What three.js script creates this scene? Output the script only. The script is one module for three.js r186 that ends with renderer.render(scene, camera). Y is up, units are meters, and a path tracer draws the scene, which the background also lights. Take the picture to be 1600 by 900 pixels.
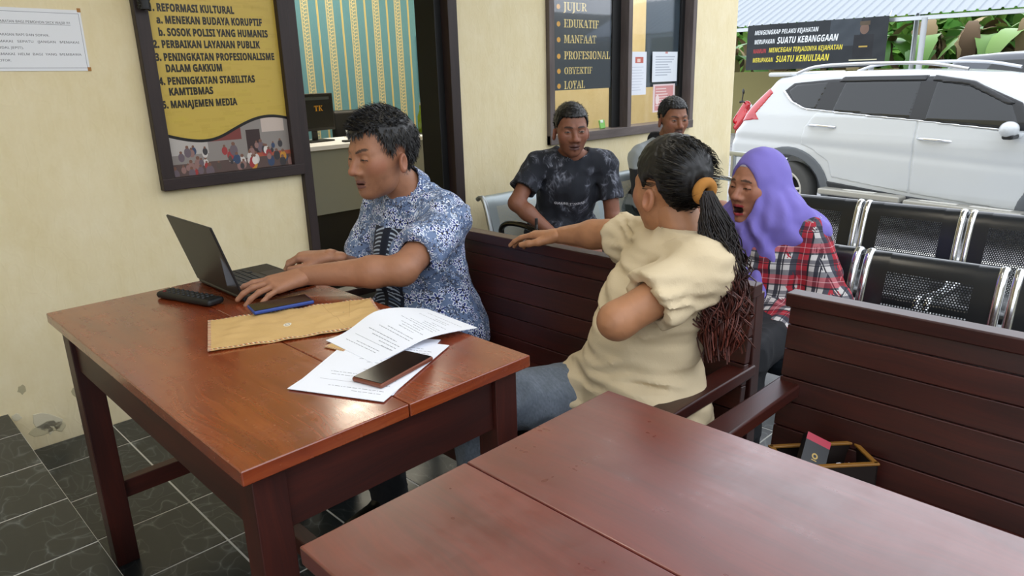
import * as THREE from 'three';
import { RoundedBoxGeometry } from 'three/addons/geometries/RoundedBoxGeometry.js';
import { mergeGeometries, mergeVertices } from 'three/addons/utils/BufferGeometryUtils.js';
import { RectAreaLightUniformsLib } from 'three/addons/lights/RectAreaLightUniformsLib.js';
import { createNoise3D, createNoise2D } from 'simplex-noise';
import { Brush, Evaluator, SUBTRACTION } from 'three-bvh-csg';

// ---------------------------------------------------------------- camera, sky, lights, exposure
const scene = new THREE.Scene();
const camera = new THREE.PerspectiveCamera(43.85, 16 / 9, 0.05, 200);
camera.position.set(0, 1.36, 3.135);
camera.up.set(0.219694, 0.9580035, -0.1842928);
camera.lookAt(0.66804319 * 5, 1.36 - 0.28539976 * 5, 3.135 - 0.6872156 * 5);
scene.add(camera);
scene.background = new THREE.Color(0.9, 0.95, 1.03);       // bright overcast sky
scene.backgroundIntensity = 2.0;
const renderer = new THREE.WebGLRenderer({ antialias: true });
renderer.toneMapping = THREE.LinearToneMapping;
renderer.toneMappingExposure = 1.2;
renderer.shadowMap.enabled = true;
RectAreaLightUniformsLib.init();

// ---------------------------------------------------------------- helpers
function rng(seed) { let s = seed >>> 0; return () => { s = (s + 0x6D2B79F5) >>> 0; let t = s; t = Math.imul(t ^ (t >>> 15), t | 1); t ^= t + Math.imul(t ^ (t >>> 7), t | 61); return ((t ^ (t >>> 14)) >>> 0) / 4294967296; }; }
const rnd = rng(7);
const n3 = createNoise3D(rng(11)), n2 = createNoise2D(rng(12));
const V = (x, y, z) => new THREE.Vector3(x, y, z);
const clamp = (x, a, b) => x < a ? a : x > b ? b : x;
const lerp = (a, b, t) => a + (b - a) * t;
const sstep = (a, b, x) => { const t = clamp((x - a) / (b - a), 0, 1); return t * t * (3 - 2 * t); };
const srgb = (hex) => { const c = new THREE.Color(hex); return [c.r, c.g, c.b]; };
const taken = new Map();
function numbered(name) { const k = taken.get(name) ?? 0; taken.set(name, k + 1); return k ? name + '_' + String(k).padStart(3, '0') : name; }
function shade(o) { o.traverse((m) => { if (m.isMesh) { m.castShadow = true; m.receiveShadow = true; } }); return o; }
function tag(o, label, category, group) { o.userData.label = label; o.userData.category = category; if (group) o.userData.group = group; return o; }
function thing(name, label, category, pos = [0, 0, 0], turn = 0, group) {
  const o = new THREE.Group(); o.name = numbered(name); scene.add(o); o.position.set(...pos); o.rotation.y = turn;
  return tag(o, label, category, group);
}
function part(parent, name, geo, mat, label) {
  const m = new THREE.Mesh(Array.isArray(geo) ? merge(geo) : geo, mat); m.name = name; parent.add(m); m.castShadow = m.receiveShadow = true;
  if (label) m.userData.label = label; return m;
}
function struct(name, geo, mat, label) { const m = part(scene, name, geo, mat, label); m.userData.kind = 'structure'; return m; }
function merge(list) {
  const l = list.map((g) => { const q = g.index ? g.toNonIndexed() : g; for (const k of Object.keys(q.attributes)) if (!['position', 'normal', 'uv', 'color'].includes(k)) q.deleteAttribute(k); return q; });
  const col = l.some((g) => g.attributes.color);
  for (const g of l) { if (!g.attributes.uv) g.setAttribute('uv', new THREE.BufferAttribute(new Float32Array(g.attributes.position.count * 2), 2)); if (col && !g.attributes.color) g.setAttribute('color', new THREE.BufferAttribute(new Float32Array(g.attributes.position.count * 3).fill(1), 3)); }
  return mergeGeometries(l);
}
// uv in metres by the face's main direction; u runs along `along`
function boxUV(g, along = 'x', ou = 0, ov = 0, sc = 1) {
  const q = g.index ? g.toNonIndexed() : g, p = q.attributes.position, uv = new Float32Array(p.count * 2), A = V(), B = V(), C = V(), N = V();
  for (let i = 0; i < p.count; i += 3) {
    A.fromBufferAttribute(p, i); B.fromBufferAttribute(p, i + 1); C.fromBufferAttribute(p, i + 2);
    N.copy(B).sub(A).cross(C.clone().sub(A));
    const ax = Math.abs(N.x), ay = Math.abs(N.y), az = Math.abs(N.z);
    let pl = ax > ay && ax > az ? ['z', 'y'] : ay > az ? ['x', 'z'] : ['x', 'y'];
    if (pl[1] === along) pl = [pl[1], pl[0]];
    [A, B, C].forEach((v, k) => { uv[2 * (i + k)] = v[pl[0]] * sc + ou; uv[2 * (i + k) + 1] = v[pl[1]] * sc + ov; });
  }
  q.setAttribute('uv', new THREE.BufferAttribute(uv, 2)); return q;
}
function box(sx, sy, sz, x = 0, y = 0, z = 0, bevel = 0.002, along) {
  const a = along ?? (sx >= sy && sx >= sz ? 'x' : sy >= sz ? 'y' : 'z');
  const b = Math.min(bevel, sx * .45, sy * .45, sz * .45);
  const g = bevel > 0 ? new RoundedBoxGeometry(sx, sy, sz, 1, b) : new THREE.BoxGeometry(sx, sy, sz);
  return boxUV(g, a, rnd() * 3, rnd() * 3).translate(x, y, z);
}
const span = (x0, x1, y0, y1, z0, z1, bevel = 0.002, along) => box(x1 - x0, y1 - y0, z1 - z0, (x0 + x1) / 2, (y0 + y1) / 2, (z0 + z1) / 2, bevel, along);
function tube(pts, r, seg = 24, rad = 8, closed = false) { return new THREE.TubeGeometry(new THREE.CatmullRomCurve3(pts.map((p) => p.isVector3 ? p : V(...p)), closed), seg, r, rad, closed); }
function rod(a, b, r0, r1 = r0, n = 12) {
  const A = V(...a), B = V(...b), d = B.clone().sub(A), g = new THREE.CylinderGeometry(r1, r0, d.length(), n);
  g.applyQuaternion(new THREE.Quaternion().setFromUnitVectors(V(0, 1, 0), d.clone().normalize())); return g.translate(...A.clone().add(B).multiplyScalar(.5).toArray());
}
// -------- textures
function dataTex(w, h, fn, srgbSpace = true) {
  const d = new Uint8Array(w * h * 4);
  for (let y = 0; y < h; y++) for (let x = 0; x < w; x++) { const c = fn(x / w, y / h), i = 4 * (y * w + x); d[i] = clamp(c[0], 0, 1) * 255; d[i + 1] = clamp(c[1], 0, 1) * 255; d[i + 2] = clamp(c[2], 0, 1) * 255; d[i + 3] = 255; }
  const t = new THREE.DataTexture(d, w, h); t.wrapS = t.wrapT = THREE.RepeatWrapping; t.magFilter = THREE.LinearFilter; t.minFilter = THREE.LinearFilter; if (srgbSpace) t.colorSpace = THREE.SRGBColorSpace; t.needsUpdate = true; return t;
}
function canvasTex(w, h, draw, srgbSpace = true) {
  const c = document.createElement('canvas'); c.width = w; c.height = h; draw(c.getContext('2d'), w, h);
  const t = new THREE.CanvasTexture(c); t.wrapS = t.wrapT = THREE.RepeatWrapping; if (srgbSpace) t.colorSpace = THREE.SRGBColorSpace; return t;
}
// noise that repeats over the unit square
function tn(u, v, f, g = f, s = 0) { const a = u * 2 * Math.PI, b = v * 2 * Math.PI; return .5 * (n3(Math.cos(a) * f / 6.283 + s, Math.sin(a) * f / 6.283, Math.cos(b) * g / 6.283 - s) + n3(Math.sin(b) * g / 6.283 + 9 + s, Math.cos(a) * f / 6.283 + 5, Math.sin(a) * f / 6.283)); }
const mixc = (a, b, t) => [lerp(a[0], b[0], t), lerp(a[1], b[1], t), lerp(a[2], b[2], t)];
const hex3 = (h) => [(h >> 16 & 255) / 255, (h >> 8 & 255) / 255, (h & 255) / 255];
function mat(o) { return new THREE.MeshPhysicalMaterial(o); }
function withRepeat(t, rx, ry) { const c = t.clone(); c.repeat.set(rx, ry); c.needsUpdate = true; return c; }

// -------- materials
function woodTex(dark, mid, light, seed) {
  return dataTex(512, 256, (u, v) => {
    const warp = .06 * tn(u, v, 3, 6, seed), g = tn(u, v + warp, 4, 90, seed + 3), f = tn(u, v + warp * 2, 10, 260, seed + 7), b = tn(u, v + warp, 2, 9, seed + 5);
    const t = clamp(.5 + .22 * g + .12 * f + .3 * b, 0, 1);
    return t < .5 ? mixc(dark, mid, t * 2) : mixc(mid, light, t * 2 - 1);
  });
}
const woodTable = woodTex(hex3(0x5a2010), hex3(0x813617), hex3(0x9c5026), 1);
const woodTable2 = woodTex(hex3(0x481210), hex3(0x631b14), hex3(0x7a281c), 21);
const woodDark = woodTex(hex3(0x240c08), hex3(0x39140d), hex3(0x4e1d12), 41);
const scuff = dataTex(512, 512, (u, v) => { const a = tn(u, v, 9, 9, 61), b = tn(u, v, 50, 30, 62), c = tn(u, v, 4, 60, 63); const t = clamp(.5 + .1 * a + .05 * b + .07 * c, 0, 1); return [t, t, t]; }, false);
const M = {};
M.table = mat({ map: withRepeat(woodTable, 1.1, 2.2), roughnessMap: withRepeat(scuff, 1.7, 1.7), roughness: .5, ior: 1.8, clearcoat: .45, clearcoatRoughness: .16 });
M.table2 = mat({ map: withRepeat(woodTable2, 1.1, 2.2), roughnessMap: withRepeat(scuff, 1.7, 1.7), roughness: .7, ior: 2.2, clearcoat: .6, clearcoatRoughness: .28 });
M.tableLeg = mat({ map: withRepeat(woodDark, 1, 3), roughness: .45 });
M.bench = mat({ map: withRepeat(woodDark, 1, 3), roughness: .42, clearcoat: .25, clearcoatRoughness: .3 });
const plaster = dataTex(512, 512, (u, v) => { const a = tn(u, v, 5, 5, 71), b = tn(u, v, 22, 18, 72), c = tn(u, v, 90, 90, 73); const t = .5 + .3 * a + .2 * b + .12 * c; return mixc(hex3(0xe3d2a4), hex3(0xf0e3c0), clamp(t, 0, 1)); });
const plasterBump = dataTex(512, 512, (u, v) => { const a = tn(u, v, 9, 7, 75), b = tn(u, v, 34, 22, 76), r = 1 - Math.abs(tn(u, v, 14, 10, 77)) * 2; const t = .45 + .2 * a + .1 * b + .3 * Math.max(0, r - .75) * 2; return [t, t, t]; }, false);
M.wall = mat({ map: withRepeat(plaster, .8, .8), bumpMap: withRepeat(plasterBump, 1.1, 1.1), bumpScale: .003, roughness: .85 });
M.ceil = mat({ color: 0xdedbd0, roughness: .9 });
M.frame = mat({ map: withRepeat(woodTex(hex3(0x1e1413), hex3(0x2c1f1d), hex3(0x3b2c29), 81), 1, 3), roughness: .5 });
M.frameGrey = mat({ map: withRepeat(woodTex(hex3(0x4a403e), hex3(0x5d5350), hex3(0x746966), 83), 1, 3), roughness: .55 });
const marble = (seed) => dataTex(256, 256, (u, v) => {
  const w = .22 * tn(u, v, 3, 3, seed), r = 1 - Math.abs(tn(u + w * .3, v + w, 1.6, 4.2, seed + 2)), r2 = 1 - Math.abs(tn(u - w * .2, v + w * .5, 4.5, 2.2, seed + 4));
  const t = Math.pow(r, 26) * .42 + Math.pow(r2, 34) * .26 + .05 * tn(u, v, 8, 8, seed + 6);
  return mixc(hex3(0x24292b), hex3(0xa4aaaa), clamp(t, 0, 1));
});
M.tiles = [101, 111, 121, 131].map((s) => mat({ map: withRepeat(marble(s), 3.3, 3.3), roughness: .3 }));
M.grout = mat({ color: 0xcfcfca, roughness: .9 });
M.black = mat({ color: 0x0c0c0d, roughness: .5 });
M.blackGloss = mat({ color: 0x08080a, roughness: .12, clearcoat: .6, clearcoatRoughness: .05 });
M.chrome = mat({ color: 0xd8dadc, metalness: 1, roughness: .12 });
M.steel = mat({ color: 0xb9bec0, metalness: .85, roughness: .35 });
M.phoneScreen = mat({ color: 0x050506, roughness: .2, specularIntensity: .5 });
M.white = mat({ color: 0xe9ebee, roughness: .6 });
// ---------------------------------------------------------------- distance fields for bodies, meshed with surface nets
const smin = (a, b, k) => { const h = Math.max(k - Math.abs(a - b), 0) / k; return Math.min(a, b) - h * h * k * .25; };
const smax = (a, b, k) => -smin(-a, -b, k);
// tapered capsule; flat = [nx,ny,nz,s] squeezes the cross-section along n
function cone(a, b, ra, rb, flat) {
  const [ax, ay, az] = a, bx = b[0] - ax, by = b[1] - ay, bz = b[2] - az, L = Math.max(bx * bx + by * by + bz * bz, 1e-9);
  if (flat) {
    const [nx, ny, nz, s] = flat;
    return (x, y, z) => {
      const px = x - ax, py = y - ay, pz = z - az, t = clamp((px * bx + py * by + pz * bz) / L, 0, 1);
      let qx = px - bx * t, qy = py - by * t, qz = pz - bz * t; const d = (qx * nx + qy * ny + qz * nz) * (s - 1);
      qx += nx * d; qy += ny * d; qz += nz * d; return (Math.sqrt(qx * qx + qy * qy + qz * qz) - ra - (rb - ra) * t) * .85;
    };
  }
  return (x, y, z) => {
    const px = x - ax, py = y - ay, pz = z - az, t = clamp((px * bx + py * by + pz * bz) / L, 0, 1), qx = px - bx * t, qy = py - by * t, qz = pz - bz * t;
    return Math.sqrt(qx * qx + qy * qy + qz * qz) - ra - (rb - ra) * t;
  };
}
function ellip(c, r) { const [cx, cy, cz] = c, [rx, ry, rz] = r, m = Math.min(rx, ry, rz); return (x, y, z) => { const a = (x - cx) / rx, b = (y - cy) / ry, d = (z - cz) / rz, k0 = Math.sqrt(a * a + b * b + d * d), k1 = Math.sqrt(a * a / (rx * rx) + b * b / (ry * ry) + d * d / (rz * rz)); return k1 < 1e-6 ? -m : k0 * (k0 - 1) / k1; }; }
const blend = (list, k) => (x, y, z) => { let d = list[0](x, y, z); for (let i = 1; i < list.length; i++) d = smin(d, list[i](x, y, z), k); return d; };
function net(f, lo, hi, h) {                        // -> indexed BufferGeometry
  const nx = Math.ceil((hi[0] - lo[0]) / h) + 1, ny = Math.ceil((hi[1] - lo[1]) / h) + 1, nz = Math.ceil((hi[2] - lo[2]) / h) + 1, val = new Float32Array(nx * ny * nz), B = 6, sx = nx, sxy = nx * ny;
  for (let k = 0; k < nz; k += B) for (let j = 0; j < ny; j += B) for (let i = 0; i < nx; i += B) {
    const c = f(lo[0] + (i + B / 2) * h, lo[1] + (j + B / 2) * h, lo[2] + (k + B / 2) * h), far = Math.abs(c) > B * h * 1.5 + .008;
    const ke = Math.min(k + B, nz), je = Math.min(j + B, ny), ie = Math.min(i + B, nx);
    for (let kk = k; kk < ke; kk++) for (let jj = j; jj < je; jj++) for (let ii = i; ii < ie; ii++) val[ii + jj * sx + kk * sxy] = far ? c : f(lo[0] + ii * h, lo[1] + jj * h, lo[2] + kk * h);
  }
  const id = new Int32Array(nx * ny * nz).fill(-1), pos = [], idx = [], off = [0, 1, sx, sx + 1, sxy, sxy + 1, sxy + sx, sxy + sx + 1], E = [[0, 1], [2, 3], [4, 5], [6, 7], [0, 2], [1, 3], [4, 6], [5, 7], [0, 4], [1, 5], [2, 6], [3, 7]];
  for (let k = 0; k < nz - 1; k++) for (let j = 0; j < ny - 1; j++) for (let i = 0; i < nx - 1; i++) {
    const o = i + j * sx + k * sxy; let m = 0; for (let c = 0; c < 8; c++) if (val[o + off[c]] < 0) m |= 1 << c;
    if (m === 0 || m === 255) continue;
    let x = 0, y = 0, z = 0, n = 0;
    for (const [a, b] of E) if (((m >> a) & 1) !== ((m >> b) & 1)) { const va = val[o + off[a]], t = va / (va - val[o + off[b]]); x += lerp(a & 1, b & 1, t); y += lerp(a >> 1 & 1, b >> 1 & 1, t); z += lerp(a >> 2 & 1, b >> 2 & 1, t); n++; }
    id[o] = pos.length / 3; pos.push(lo[0] + (i + x / n) * h, lo[1] + (j + y / n) * h, lo[2] + (k + z / n) * h);
  }
  const quad = (a, b, c, d, flip) => { if (a < 0 || b < 0 || c < 0 || d < 0) return; if (flip) idx.push(a, c, b, b, c, d); else idx.push(a, b, c, b, d, c); };
  for (let k = 1; k < nz - 1; k++) for (let j = 1; j < ny - 1; j++) for (let i = 1; i < nx - 1; i++) {
    const o = i + j * sx + k * sxy, s = val[o] < 0;
    if (s !== (val[o + 1] < 0)) quad(id[o - sx - sxy], id[o - sxy], id[o - sx], id[o], !s);
    if (s !== (val[o + sx] < 0)) quad(id[o - 1 - sxy], id[o - sxy], id[o - 1], id[o], s);
    if (s !== (val[o + sxy] < 0)) quad(id[o - 1 - sx], id[o - sx], id[o - 1], id[o], !s);
  }
  const g = new THREE.BufferGeometry(); g.setAttribute('position', new THREE.Float32BufferAttribute(pos, 3)); g.setIndex(idx); g.computeVertexNormals(); return g;
}
function paint(g, fn) { const p = g.attributes.position, c = new Float32Array(p.count * 3); for (let i = 0; i < p.count; i++) { const q = fn(p.getX(i), p.getY(i), p.getZ(i)); c[3 * i] = q[0]; c[3 * i + 1] = q[1]; c[3 * i + 2] = q[2]; } g.setAttribute('color', new THREE.BufferAttribute(c, 3)); return g; }
// smooth-normal triangle soup with box uv
function soup(g, sc = 1) { const q = g.toNonIndexed(); return boxUV(q, 'none', 0, 0, sc); }
// a frame from origin, forward and up
function frame(o, f, u) { const F = V(...f).normalize(), X = V(...u).cross(F).normalize(), U = F.clone().cross(X); return { o, F: F.toArray(), U: U.toArray(), X: X.toArray(), m: new THREE.Matrix4().makeBasis(X, U, F).setPosition(...o), at: (x, y, z) => [0, 1, 2].map((i) => o[i] + X.toArray()[i] * x + U.toArray()[i] * y + F.toArray()[i] * z) }; }
// a strip laid on a field: points start at origin + u*U + v*Vv and march along dir until they meet the surface
function patch(f, o, U, W, dir, w, h, nu, nv, lift = .002) {
  const pos = [], uv = [], idx = [];
  for (let j = 0; j <= nv; j++) for (let i = 0; i <= nu; i++) {
    const a = (i / nu - .5) * w, b = (j / nv - .5) * h; let p = [0, 1, 2].map((k) => o[k] + U[k] * a + W[k] * b);
    for (let s = 0; s < 60; s++) { const d = f(...p) - lift; if (d < .0004) break; p = p.map((v, k) => v + dir[k] * d * .8); }
    pos.push(...p); uv.push(i / nu, j / nv); if (i < nu && j < nv) { const q = j * (nu + 1) + i; idx.push(q, q + 1, q + nu + 1, q + 1, q + nu + 2, q + nu + 1); }
  }
  const g = new THREE.BufferGeometry(); g.setAttribute('position', new THREE.Float32BufferAttribute(pos, 3)); g.setAttribute('uv', new THREE.Float32BufferAttribute(uv, 2)); g.setIndex(idx); g.computeVertexNormals(); return g;
}
// ---------------------------------------------------------------- the setting
const wbox = (x0, x1, y0, y1, z0, z1) => boxUV(new THREE.BoxGeometry(x1 - x0, y1 - y0, z1 - z0).translate((x0 + x1) / 2, (y0 + y1) / 2, (z0 + z1) / 2), 'none');
const CEIL = 2.95, WALLX = 5.71;
struct('wall_back', [wbox(-2.6, 1.69, -.1, CEIL, -.15, 0), wbox(2.65, 3.4, -.1, CEIL, -.15, 0), wbox(5.045, WALLX, -.5, CEIL, -.15, 0), wbox(1.69, 2.65, 2.12, CEIL, -.15, 0), wbox(3.4, 5.045, -.1, .93, -.15, 0), wbox(3.4, 5.045, 2.2, CEIL, -.15, 0)], M.wall, 'cream painted plaster wall with flaking patches');
struct('wall_left', wbox(-2.75, -2.6, 0, CEIL, -.15, 2.7), M.wall);
struct('wall_office_side', wbox(WALLX - .15, WALLX, -.5, CEIL, -3.2, -.15), M.wall);
struct('wall_office_left', wbox(.3, .45, 0, CEIL, -2.6, -.15), M.wall);
struct('ceiling', [wbox(-2.75, 3.6, CEIL, CEIL + .12, -.15, 2.7), wbox(3.6, WALLX, CEIL, CEIL + .12, -3.2, 0), wbox(.3, 3.6, CEIL, CEIL + .12, -3.2, -.15)], M.ceil);
{ // striped office wallpaper
  const wp = canvasTex(512, 512, (c, w, h) => {
    c.fillStyle = '#5a8b9a'; c.fillRect(0, 0, w, h);
    const r = rng(5); for (let i = 0; i < 2600; i++) { c.fillStyle = r() < .5 ? 'rgba(80,130,140,.25)' : 'rgba(112,160,165,.22)'; c.fillRect(r() * w, r() * h, 1 + r() * 2, 6 + r() * 20); }
    const P = w / 2;
    for (let k = 0; k < 2; k++) {
      c.fillStyle = '#c6b780'; c.fillRect(k * P + 26, 0, 20, h);
      c.fillStyle = '#b4a468'; c.fillRect(k * P + 31, 0, 5, h);
      c.fillStyle = '#c6b98a'; c.fillRect(k * P + 124, 0, 78, h);
      c.fillStyle = '#8b9a8d'; c.fillRect(k * P + 134, 0, 58, h);
      for (let y = 0; y < h; y += 32) { c.strokeStyle = '#d8c894'; c.lineWidth = 6; c.beginPath(); c.arc(k * P + 163, y + 16, 13, 0, 5); c.stroke(); c.fillStyle = '#4f7f88'; c.fillRect(k * P + 158, y + 2, 10, 9); c.fillStyle = '#d8c894'; c.fillRect(k * P + 137, y + 12, 12, 5); c.fillRect(k * P + 178, y + 20, 12, 5); }
    }
  });
  wp.repeat.set(1 / .475, 1 / .475);
  struct('wall_office_back', boxUV(new THREE.BoxGeometry(4.3, CEIL, .1).translate(2.3, CEIL / 2, -2.65), 'none', -.02), mat({ map: wp, roughness: .8 }), 'teal wallpaper with gold stripes');
  struct('wall_office_end', wbox(4.45, WALLX, 0, CEIL, -2.7, -2.6), mat({ color: 0xb9b189, roughness: .9 }));
}
{ // flaking paint low on the wall behind the desk
  const wallM = [0xcfc4a0, 0xd9d0b4, 0xb3a988].map((c) => mat({ color: c, roughness: .95 })), wb = scene.getObjectByName('wall_back'), r = rng(909);
  for (let i = 0; i < 26; i++) {
    const sh = new THREE.Shape(), n = 11, w = .012 + .05 * r() * r(), h = w * (.5 + 1.3 * r()); for (let k = 0; k < n; k++) { const a = k / n * 6.283, q = .55 + .6 * r(); k ? sh.lineTo(Math.cos(a) * w * q, Math.sin(a) * h * q) : sh.moveTo(Math.cos(a) * w * q, Math.sin(a) * h * q); }
    const g = part(wb, 'flaked_patch', new THREE.ExtrudeGeometry(sh, { depth: .0025, bevelEnabled: true, bevelSize: .002, bevelThickness: .001, bevelSegments: 1 }), wallM[i % 3]); g.position.set(.35 + 1.1 * r(), .03 + .42 * Math.pow(r(), 1.5), -.0012); g.rotation.z = r() * 6;
  }
}
// porch floor: grey joints with a tile for every piece that shows
const floor = struct('floor', wbox(.355, 5.82, -.5, -.0012, 0, 6.2), M.grout, 'dark marbled floor tiles with pale joints');
const raised = struct('raised_floor', wbox(-2.6, .35, -.02, .1748, 0, 6.05), M.grout, 'raised tiled step beside the table');
{
  const tw = .297, td = .303, g = boxUV(new RoundedBoxGeometry(tw - .006, .012, td - .006, 1, .0015), 'x'), cut = boxUV(new RoundedBoxGeometry(tw - .004, .012, .218, 1, .0015), 'x');
  let k = 0;
  for (let i = 0; i < 18; i++) for (let j = 0; j < 13; j++) {
    const x = .39 + tw * (i + .5), z = j ? .222 + td * (j - .5) : .111;
    const t = part(floor, 'tile', j ? g : cut, M.tiles[(k++ * 7 + i) % 4]); t.position.set(x, -.006, z); if (rnd() < .5 && j) t.rotation.y = Math.PI;
  }
  for (let i = 0; i < 7; i++) for (let j = 0; j < 14; j++) {
    const t = part(raised, 'tile', j ? g : cut, M.tiles[(k++ * 5 + i) % 4]); t.position.set(.352 - tw * (i + .5), .17, j ? .222 + td * (j - .5) : .111); if (rnd() < .5 && j) t.rotation.y = Math.PI;
  }
}
struct('floor_office', wbox(.3, WALLX, -.1, 0, -3.2, 0.0), mat({ color: 0x17191a, roughness: .35 }));
{ // yard
  const t = dataTex(512, 512, (u, v) => { const a = tn(u, v, 6, 6, 201), b = tn(u, v, 40, 40, 202), c = tn(u, v, 130, 130, 203); return mixc(hex3(0x86868a), hex3(0xb9b9ba), clamp(.5 + .3 * a + .2 * b + .25 * c, 0, 1)); });
  const r = dataTex(256, 256, (u, v) => { const q = clamp(.45 + .5 * tn(u, v, 6, 6, 205), .12, .9); return [q, q, q]; }, false);
  struct('ground', boxUV(new THREE.BoxGeometry(60, .1, 80).translate(20, -.47, 0), 'none'), mat({ map: withRepeat(t, .4, .4), roughnessMap: withRepeat(r, .3, .3), roughness: 1 }), 'damp grey concrete yard');
}
// door frame, and a black strip made for the dark reveal of its jamb
{
  const d = struct('door_1', [span(1.675, 1.722, 0, 2.16, -.16, .03, .004), span(2.605, 2.67, 0, 2.16, -.16, .03, .004), span(1.675, 2.67, 2.1, 2.16, -.16, .03, .004)], M.frame, 'dark brown door frame');
  part(d, 'dark_reveal', span(2.56, 2.607, .01, 2.1, -.2, -.03, .003), M.black, 'black strip for the dark reveal of the right door jamb');
}
// office window: two panes, tinted film with lettering, clear lower part
{
  const w = struct('window_1', [span(3.397, 3.445, .925, 2.2, -.12, .03, .004), span(5.0, 5.05, .925, 2.2, -.12, .03, .004), span(3.397, 5.05, .925, .985, -.12, .035, .004), span(3.397, 5.05, 2.15, 2.2, -.12, .03, .004), span(4.2, 4.245, .98, 2.16, -.1, .028, .004)], M.frameGrey, 'grey brown wooden window frame');
  const glass = mat({ color: 0xffffff, transmission: 1, thickness: 0, roughness: .03, ior: 1.45 });
  part(w, 'pane', span(3.44, 4.11, .98, 2.16, -.05, -.045, 0), glass);
  part(w, 'pane', span(4.225, 4.96, .98, 2.16, -.06, -.055, 0), glass);
  part(w, 'stile_gap_strip', span(4.108, 4.2, .98, 2.16, -.068, -.04, .002), M.black);  // black strip fills the dark open gap between the sliding sashes
  part(w, 'stile_gap_strip', span(4.955, 5.0, .98, 2.16, -.075, -.045, .002), M.black);
  const film = canvasTex(512, 1024, (c, W, H) => {
    c.fillStyle = '#3c4550'; c.fillRect(0, 0, W, H);
    const names = ['JUJUR', 'EDUKATIF', 'MANFAAT', 'PROFESIONAL', 'OBYEKTIF', 'LOYAL'], ys = [1.741, 1.639, 1.545, 1.445, 1.354, 1.262].map((v) => (2.155 - v) / .9 * H), wd = [.226, .353, .326, .477, .286, .21].map((v) => v / .595 * W);
    names.forEach((s, i) => {
      c.fillStyle = '#e6ad4c'; c.beginPath(); c.ellipse(45, ys[i] - 22, 15, 18, 0, 0, 7); c.fill(); c.fillStyle = '#f0d98c';
      c.font = 'bold 78px serif'; const m = c.measureText(s).width; c.save(); c.translate(88, ys[i]); c.scale(wd[i] / m, i === 4 ? .86 : 1); c.fillText(s, 0, 0);
      c.restore(); c.fillStyle = '#3c4550';                                     // stencil breaks
      for (let k = 0; k < s.length; k++) { const x = 88 + wd[i] * (k + .55) / s.length; c.fillRect(x, ys[i] - 58, 3, 62); }
    });
  });
  part(w, 'tinted_film', boxUVplane(.595, .9), mat({ map: film, roughness: .15, clearcoat: .3 }), 'dark tinted film with gold lettering').position.set(3.8175, 1.705, -.053);
  part(w, 'tinted_film', span(4.527, 4.955, 1.245, 2.15, -.066, -.063, 0), mat({ color: 0x35434c, roughness: .15, clearcoat: .3 }), 'dark blue tinted film without lettering');
}
function boxUVplane(w, h) { return new THREE.BoxGeometry(w, h, .002); }
// added ceiling lamps, out of view, that brighten porch and office
function addedLamp(x, z, along, len, power, label, wide = .1) {
  const t = thing('added_ceiling_lamp', label, 'lamp', [x, CEIL, z], along === 'z' ? Math.PI / 2 : 0);
  part(t, 'housing', box(len + .08, .05, wide + .02, 0, -.025, 0, .006), M.white);
  const lamp = part(t, 'diffuser', box(len, .03, wide, 0, -.066, 0, .01), mat({ color: 0xffffff, emissive: 0xfff6e2, emissiveIntensity: 2.2, roughness: .6 }));
  const l = new THREE.RectAreaLight(0xfff3dc, power, len, wide); l.position.set(0, -.09, 0); l.rotation.x = -Math.PI / 2; l.name = 'added_light'; t.add(l);
  return lamp;
}
addedLamp(.9, 1.5, 'x', 1.2, 16, 'added white tube lamp out of view over the desks, brightening the porch wall');  // added to lift the brightness of the cream wall
addedLamp(4.75, -1.2, 'z', .9, 13, 'added white lamp out of view behind the office window', .6);  // added to lighten the interior behind the window panes
addedLamp(3.2, -1.7, 'x', 1.2, 14, 'added wide white lamp out of view inside the office', .6);  // added to light the wallpapered room beyond the doorway
// ---------------------------------------------------------------- desks and benches
function desk(label, pos, top, seed, seamX) {
  const w = .648, d = 1.188, t = thing('desk', label, 'desk', pos);
  part(t, 'top_board', span(0, seamX - .0012, .752, .78, 0, d, .003, 'z'), top); part(t, 'top_board', span(seamX + .0012, w, .752, .7795, 0, d, .003, 'z'), top);
  const L = .062, i = .022;
  for (const x of [i, w - i - L]) for (const z of [i, d - i - L]) part(t, 'leg', span(x, x + L, 0, .752, z, z + L, .003), M.tableLeg);
  for (const x of [i + .012, w - i - .037]) part(t, 'apron', span(x, x + .025, .622, .751, i + L, d - i - L, .002), M.tableLeg);
  for (const z of [i + .012, d - i - .037]) part(t, 'apron', span(i + L, w - i - L, .622, .751, z, z + .025, .002), M.tableLeg);
  for (const z of [i + .01, d - i - L + .01]) part(t, 'stretcher', span(i + L, w - i - L, .2, .255, z, z + .035, .003), M.tableLeg);
  part(t, 'stretcher', span(w / 2 - .02, w / 2 + .02, .2, .25, i + .04, d - i - .05, .003), M.tableLeg);
  return t;
}
desk('brown varnished desk with the laptop and papers', [.38, 0, .94], M.table, 1, .325);
desk('red varnished empty desk in the foreground', [.351, 0, 2.362], M.table2, 2, .288);

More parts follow.
